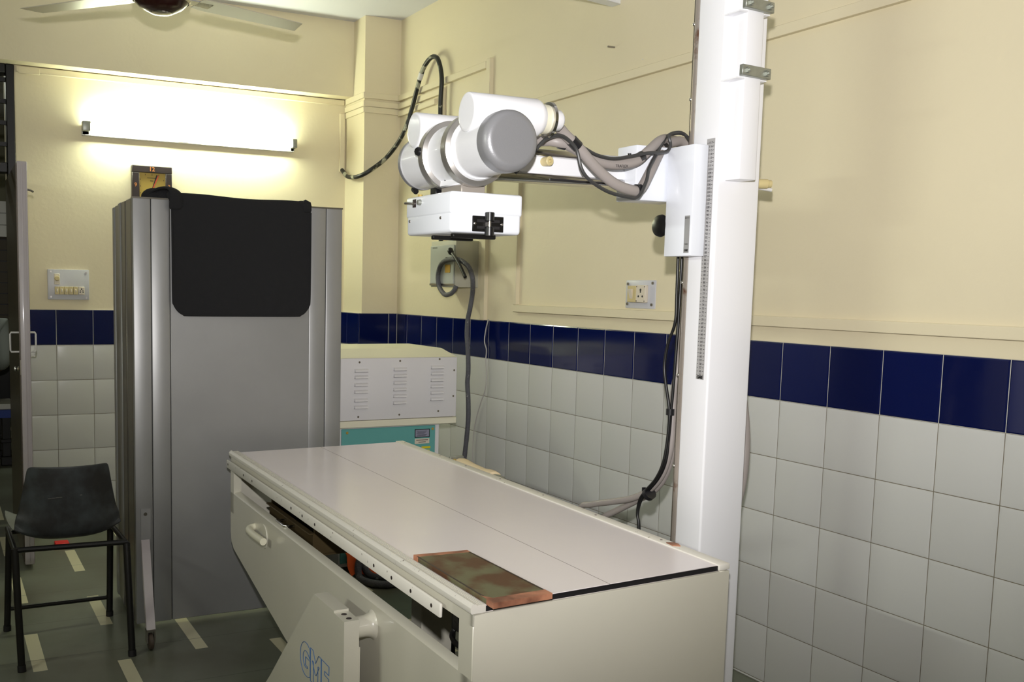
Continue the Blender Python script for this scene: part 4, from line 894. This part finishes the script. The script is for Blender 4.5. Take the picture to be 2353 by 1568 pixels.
# hem
hem = [(-1.7673, YF - .012, 1.6699), (-1.7663, YF - .012, 1.5045), (-1.7653, YF - .012, 1.3183), (-1.7601, YF - .012, 1.2873), (-1.7435, YF - .012, 1.2624), (-1.7228, YF - .012, 1.25), (-1.7001, YF - .012, 1.2469), (-1.4829, YF - .012, 1.2464), (-1.2678, YF - .012, 1.2469), (-1.245, YF - .012, 1.25), (-1.2243, YF - .012, 1.2624), (-1.2078, YF - .012, 1.2873), (-1.2026, YF - .012, 1.3183), (-1.2016, YF - .012, 1.5045), (-1.2016, YF - .012, 1.6699)]
MB().tube(hem, .0042, 8).build('hem', 'cloth', ap)
# shoulder straps: left one humps above the screen, right one a small fold
def strap(name, path, w):
    r1, r2 = [], []
    rows = []
    for (x, y, z, tw) in path: rows.append([(x - w * math.cos(tw) / 2, y - w * math.sin(tw) / 2, z), (x, y - .006, z + .004), (x + w * math.cos(tw) / 2, y + w * math.sin(tw) / 2, z)])
    o = MB().grid(rows).build(name, 'cloth', ap, smooth=80)
    m1 = o.modifiers.new('s', 'SOLIDIFY'); m1.thickness = .012; m1.offset = 0
    m2 = o.modifiers.new('b', 'SUBSURF'); m2.levels = 2; m2.render_levels = 2
    return o
strap('shoulder_strap', [(-1.757, YF - .012, 1.650, 0), (-1.7466, YF - .018, 1.700, .3), (-1.7539, YF - .004, 1.730, .6), (-1.7828, YF + .03, 1.740, .9), (-1.819, YF + .06, 1.727, 1.0), (-1.8408, YF + .08, 1.704, 1.0), (-1.847, YF + .10, 1.61, .8), (-1.8345, YF + .10, 1.5, .5)], .06)
strap('shoulder_strap', [(-1.216, YF - .010, 1.666, 0), (-1.216, YF - .010, 1.699, 0), (-1.2243, YF + .012, 1.713, .2), (-1.2398, YF + .05, 1.711, .3), (-1.245, YF + .075, 1.67, .3), (-1.245, YF + .075, 1.55, .2)], .04)
MB().ball((-1.8159, YF + .078, 1.702), .050, (1.05, .85, .78), 20).build('folded_strap', 'cloth', ap)
MB().ball((-1.7849, YF + .050, 1.706), .036, (1.0, .8, .85), 16).build('folded_strap', 'cloth', ap)
MB().ball((-1.7601, YF + .004, 1.708), .030, (.9, .6, .75), 16).build('folded_strap', 'cloth', ap)
MB().prism([(-1.245, YF - .008, 1.700), (-1.2222, YF - .006, 1.723), (-1.1995, YF - .008, 1.712), (-1.1974, YF - .012, 1.695), (-1.245, YF - .012, 1.695)], (0, .035, -.004)).build('folded_strap', 'cloth', ap)

# ================================================================== CHAIR
ch = thing('chair', 'black plastic shell chair on a black tube frame, back towards the viewer', 'chair', (-2.18, 0, 0))
R_ = .0128
legs = {'nl': ((-2.361, -.262, 0), (-2.373, -.209, .430)), 'nr': ((-1.982, -.260, 0), (-1.990, -.208, .414)), 'fl': ((-2.381, .200, 0), (-2.366, .185, .405)), 'fr': ((-1.988, .231, 0), (-1.985, .20, .40))}
for a, b in legs.values():
    l = MB().tube([a, b], R_, 12, smooth=False).build('leg', 'blackmetal', ch)
    MB().cyl((a[0], a[1], 0), (a[0] + (b[0] - a[0]) * .05, a[1] + (b[1] - a[1]) * .05, .022), R_ + .002, 12).build('leg_tip', 'rubber', l)
MB().tube([(-2.378, -.209, .424), (-1.988, -.208, .418)], .010, 12).build('rear_bar', 'blackmetal', ch)
MB().tube([(-2.37, .195, .395), (-1.985, .205, .392)], .010, 12).build('front_bar', 'blackmetal', ch)
for x, z in ((-2.371, .42), (-1.988, .41)): MB().tube([(x, -.215, z), (x, .205, z - .012)], .010, 12).build('side_bar', 'blackmetal', ch)
MB().tube([(-2.376, .199, .088), (-1.990, .229, .080)], .009, 12).build('stretcher', 'blackmetal', ch)
prof = [(-.226, .722), (-.222, .68), (-.214, .60), (-.206, .54), (-.202, .495), (-.196, .462), (-.176, .444), (-.13, .437), (-.05, .435), (.05, .434), (.13, .438), (.19, .442), (.215, .43)]
half = [.140, .145, .160, .172, .180, .184, .186, .190, .196, .200, .200, .196, .188]
rows = []
for (y, z), hw in zip(prof, half):
    row = []
    for k in range(13):
        t = -1 + 2 * k / 12
        e = abs(t) ** 3
        if z > .50: dy, dz = .055 * e + .012 * t * t, -.010 * e if z > .70 else 0
        elif z > .45: dy, dz = .05 * e, .035 * e
        else: dy, dz = 0.0, .045 * e
        yy = y + dy
        if z > .70: dz += -.006 * (1 - t * t)
        row.append((-2.186 + hw * t + .010 * (z - .45), yy, z + dz))
    rows.append(row)
so = MB().grid(rows).build('seat_shell', 'shell', ch, smooth=80)
m1 = so.modifiers.new('s', 'SOLIDIFY'); m1.thickness = .005; m1.offset = 0
m2 = so.modifiers.new('b', 'SUBSURF'); m2.levels = 2; m2.render_levels = 2
mb = MB()
for k in range(9):
    x = -2.26 + .013 * k; mb.box(x, x + .012, -.2155, -.2105, .601 + .0006 * k, .6022 + .0008 * k)
mb.build('scuff_mark', 'scuff', so)
tag(MB().box(-2.075, -2.005, 1.42, 1.50, 0, .018, .004, 1).build('red_scrap', 'red'), 'small red plastic object on the floor glimpsed under the chair seat', 'plastic object')
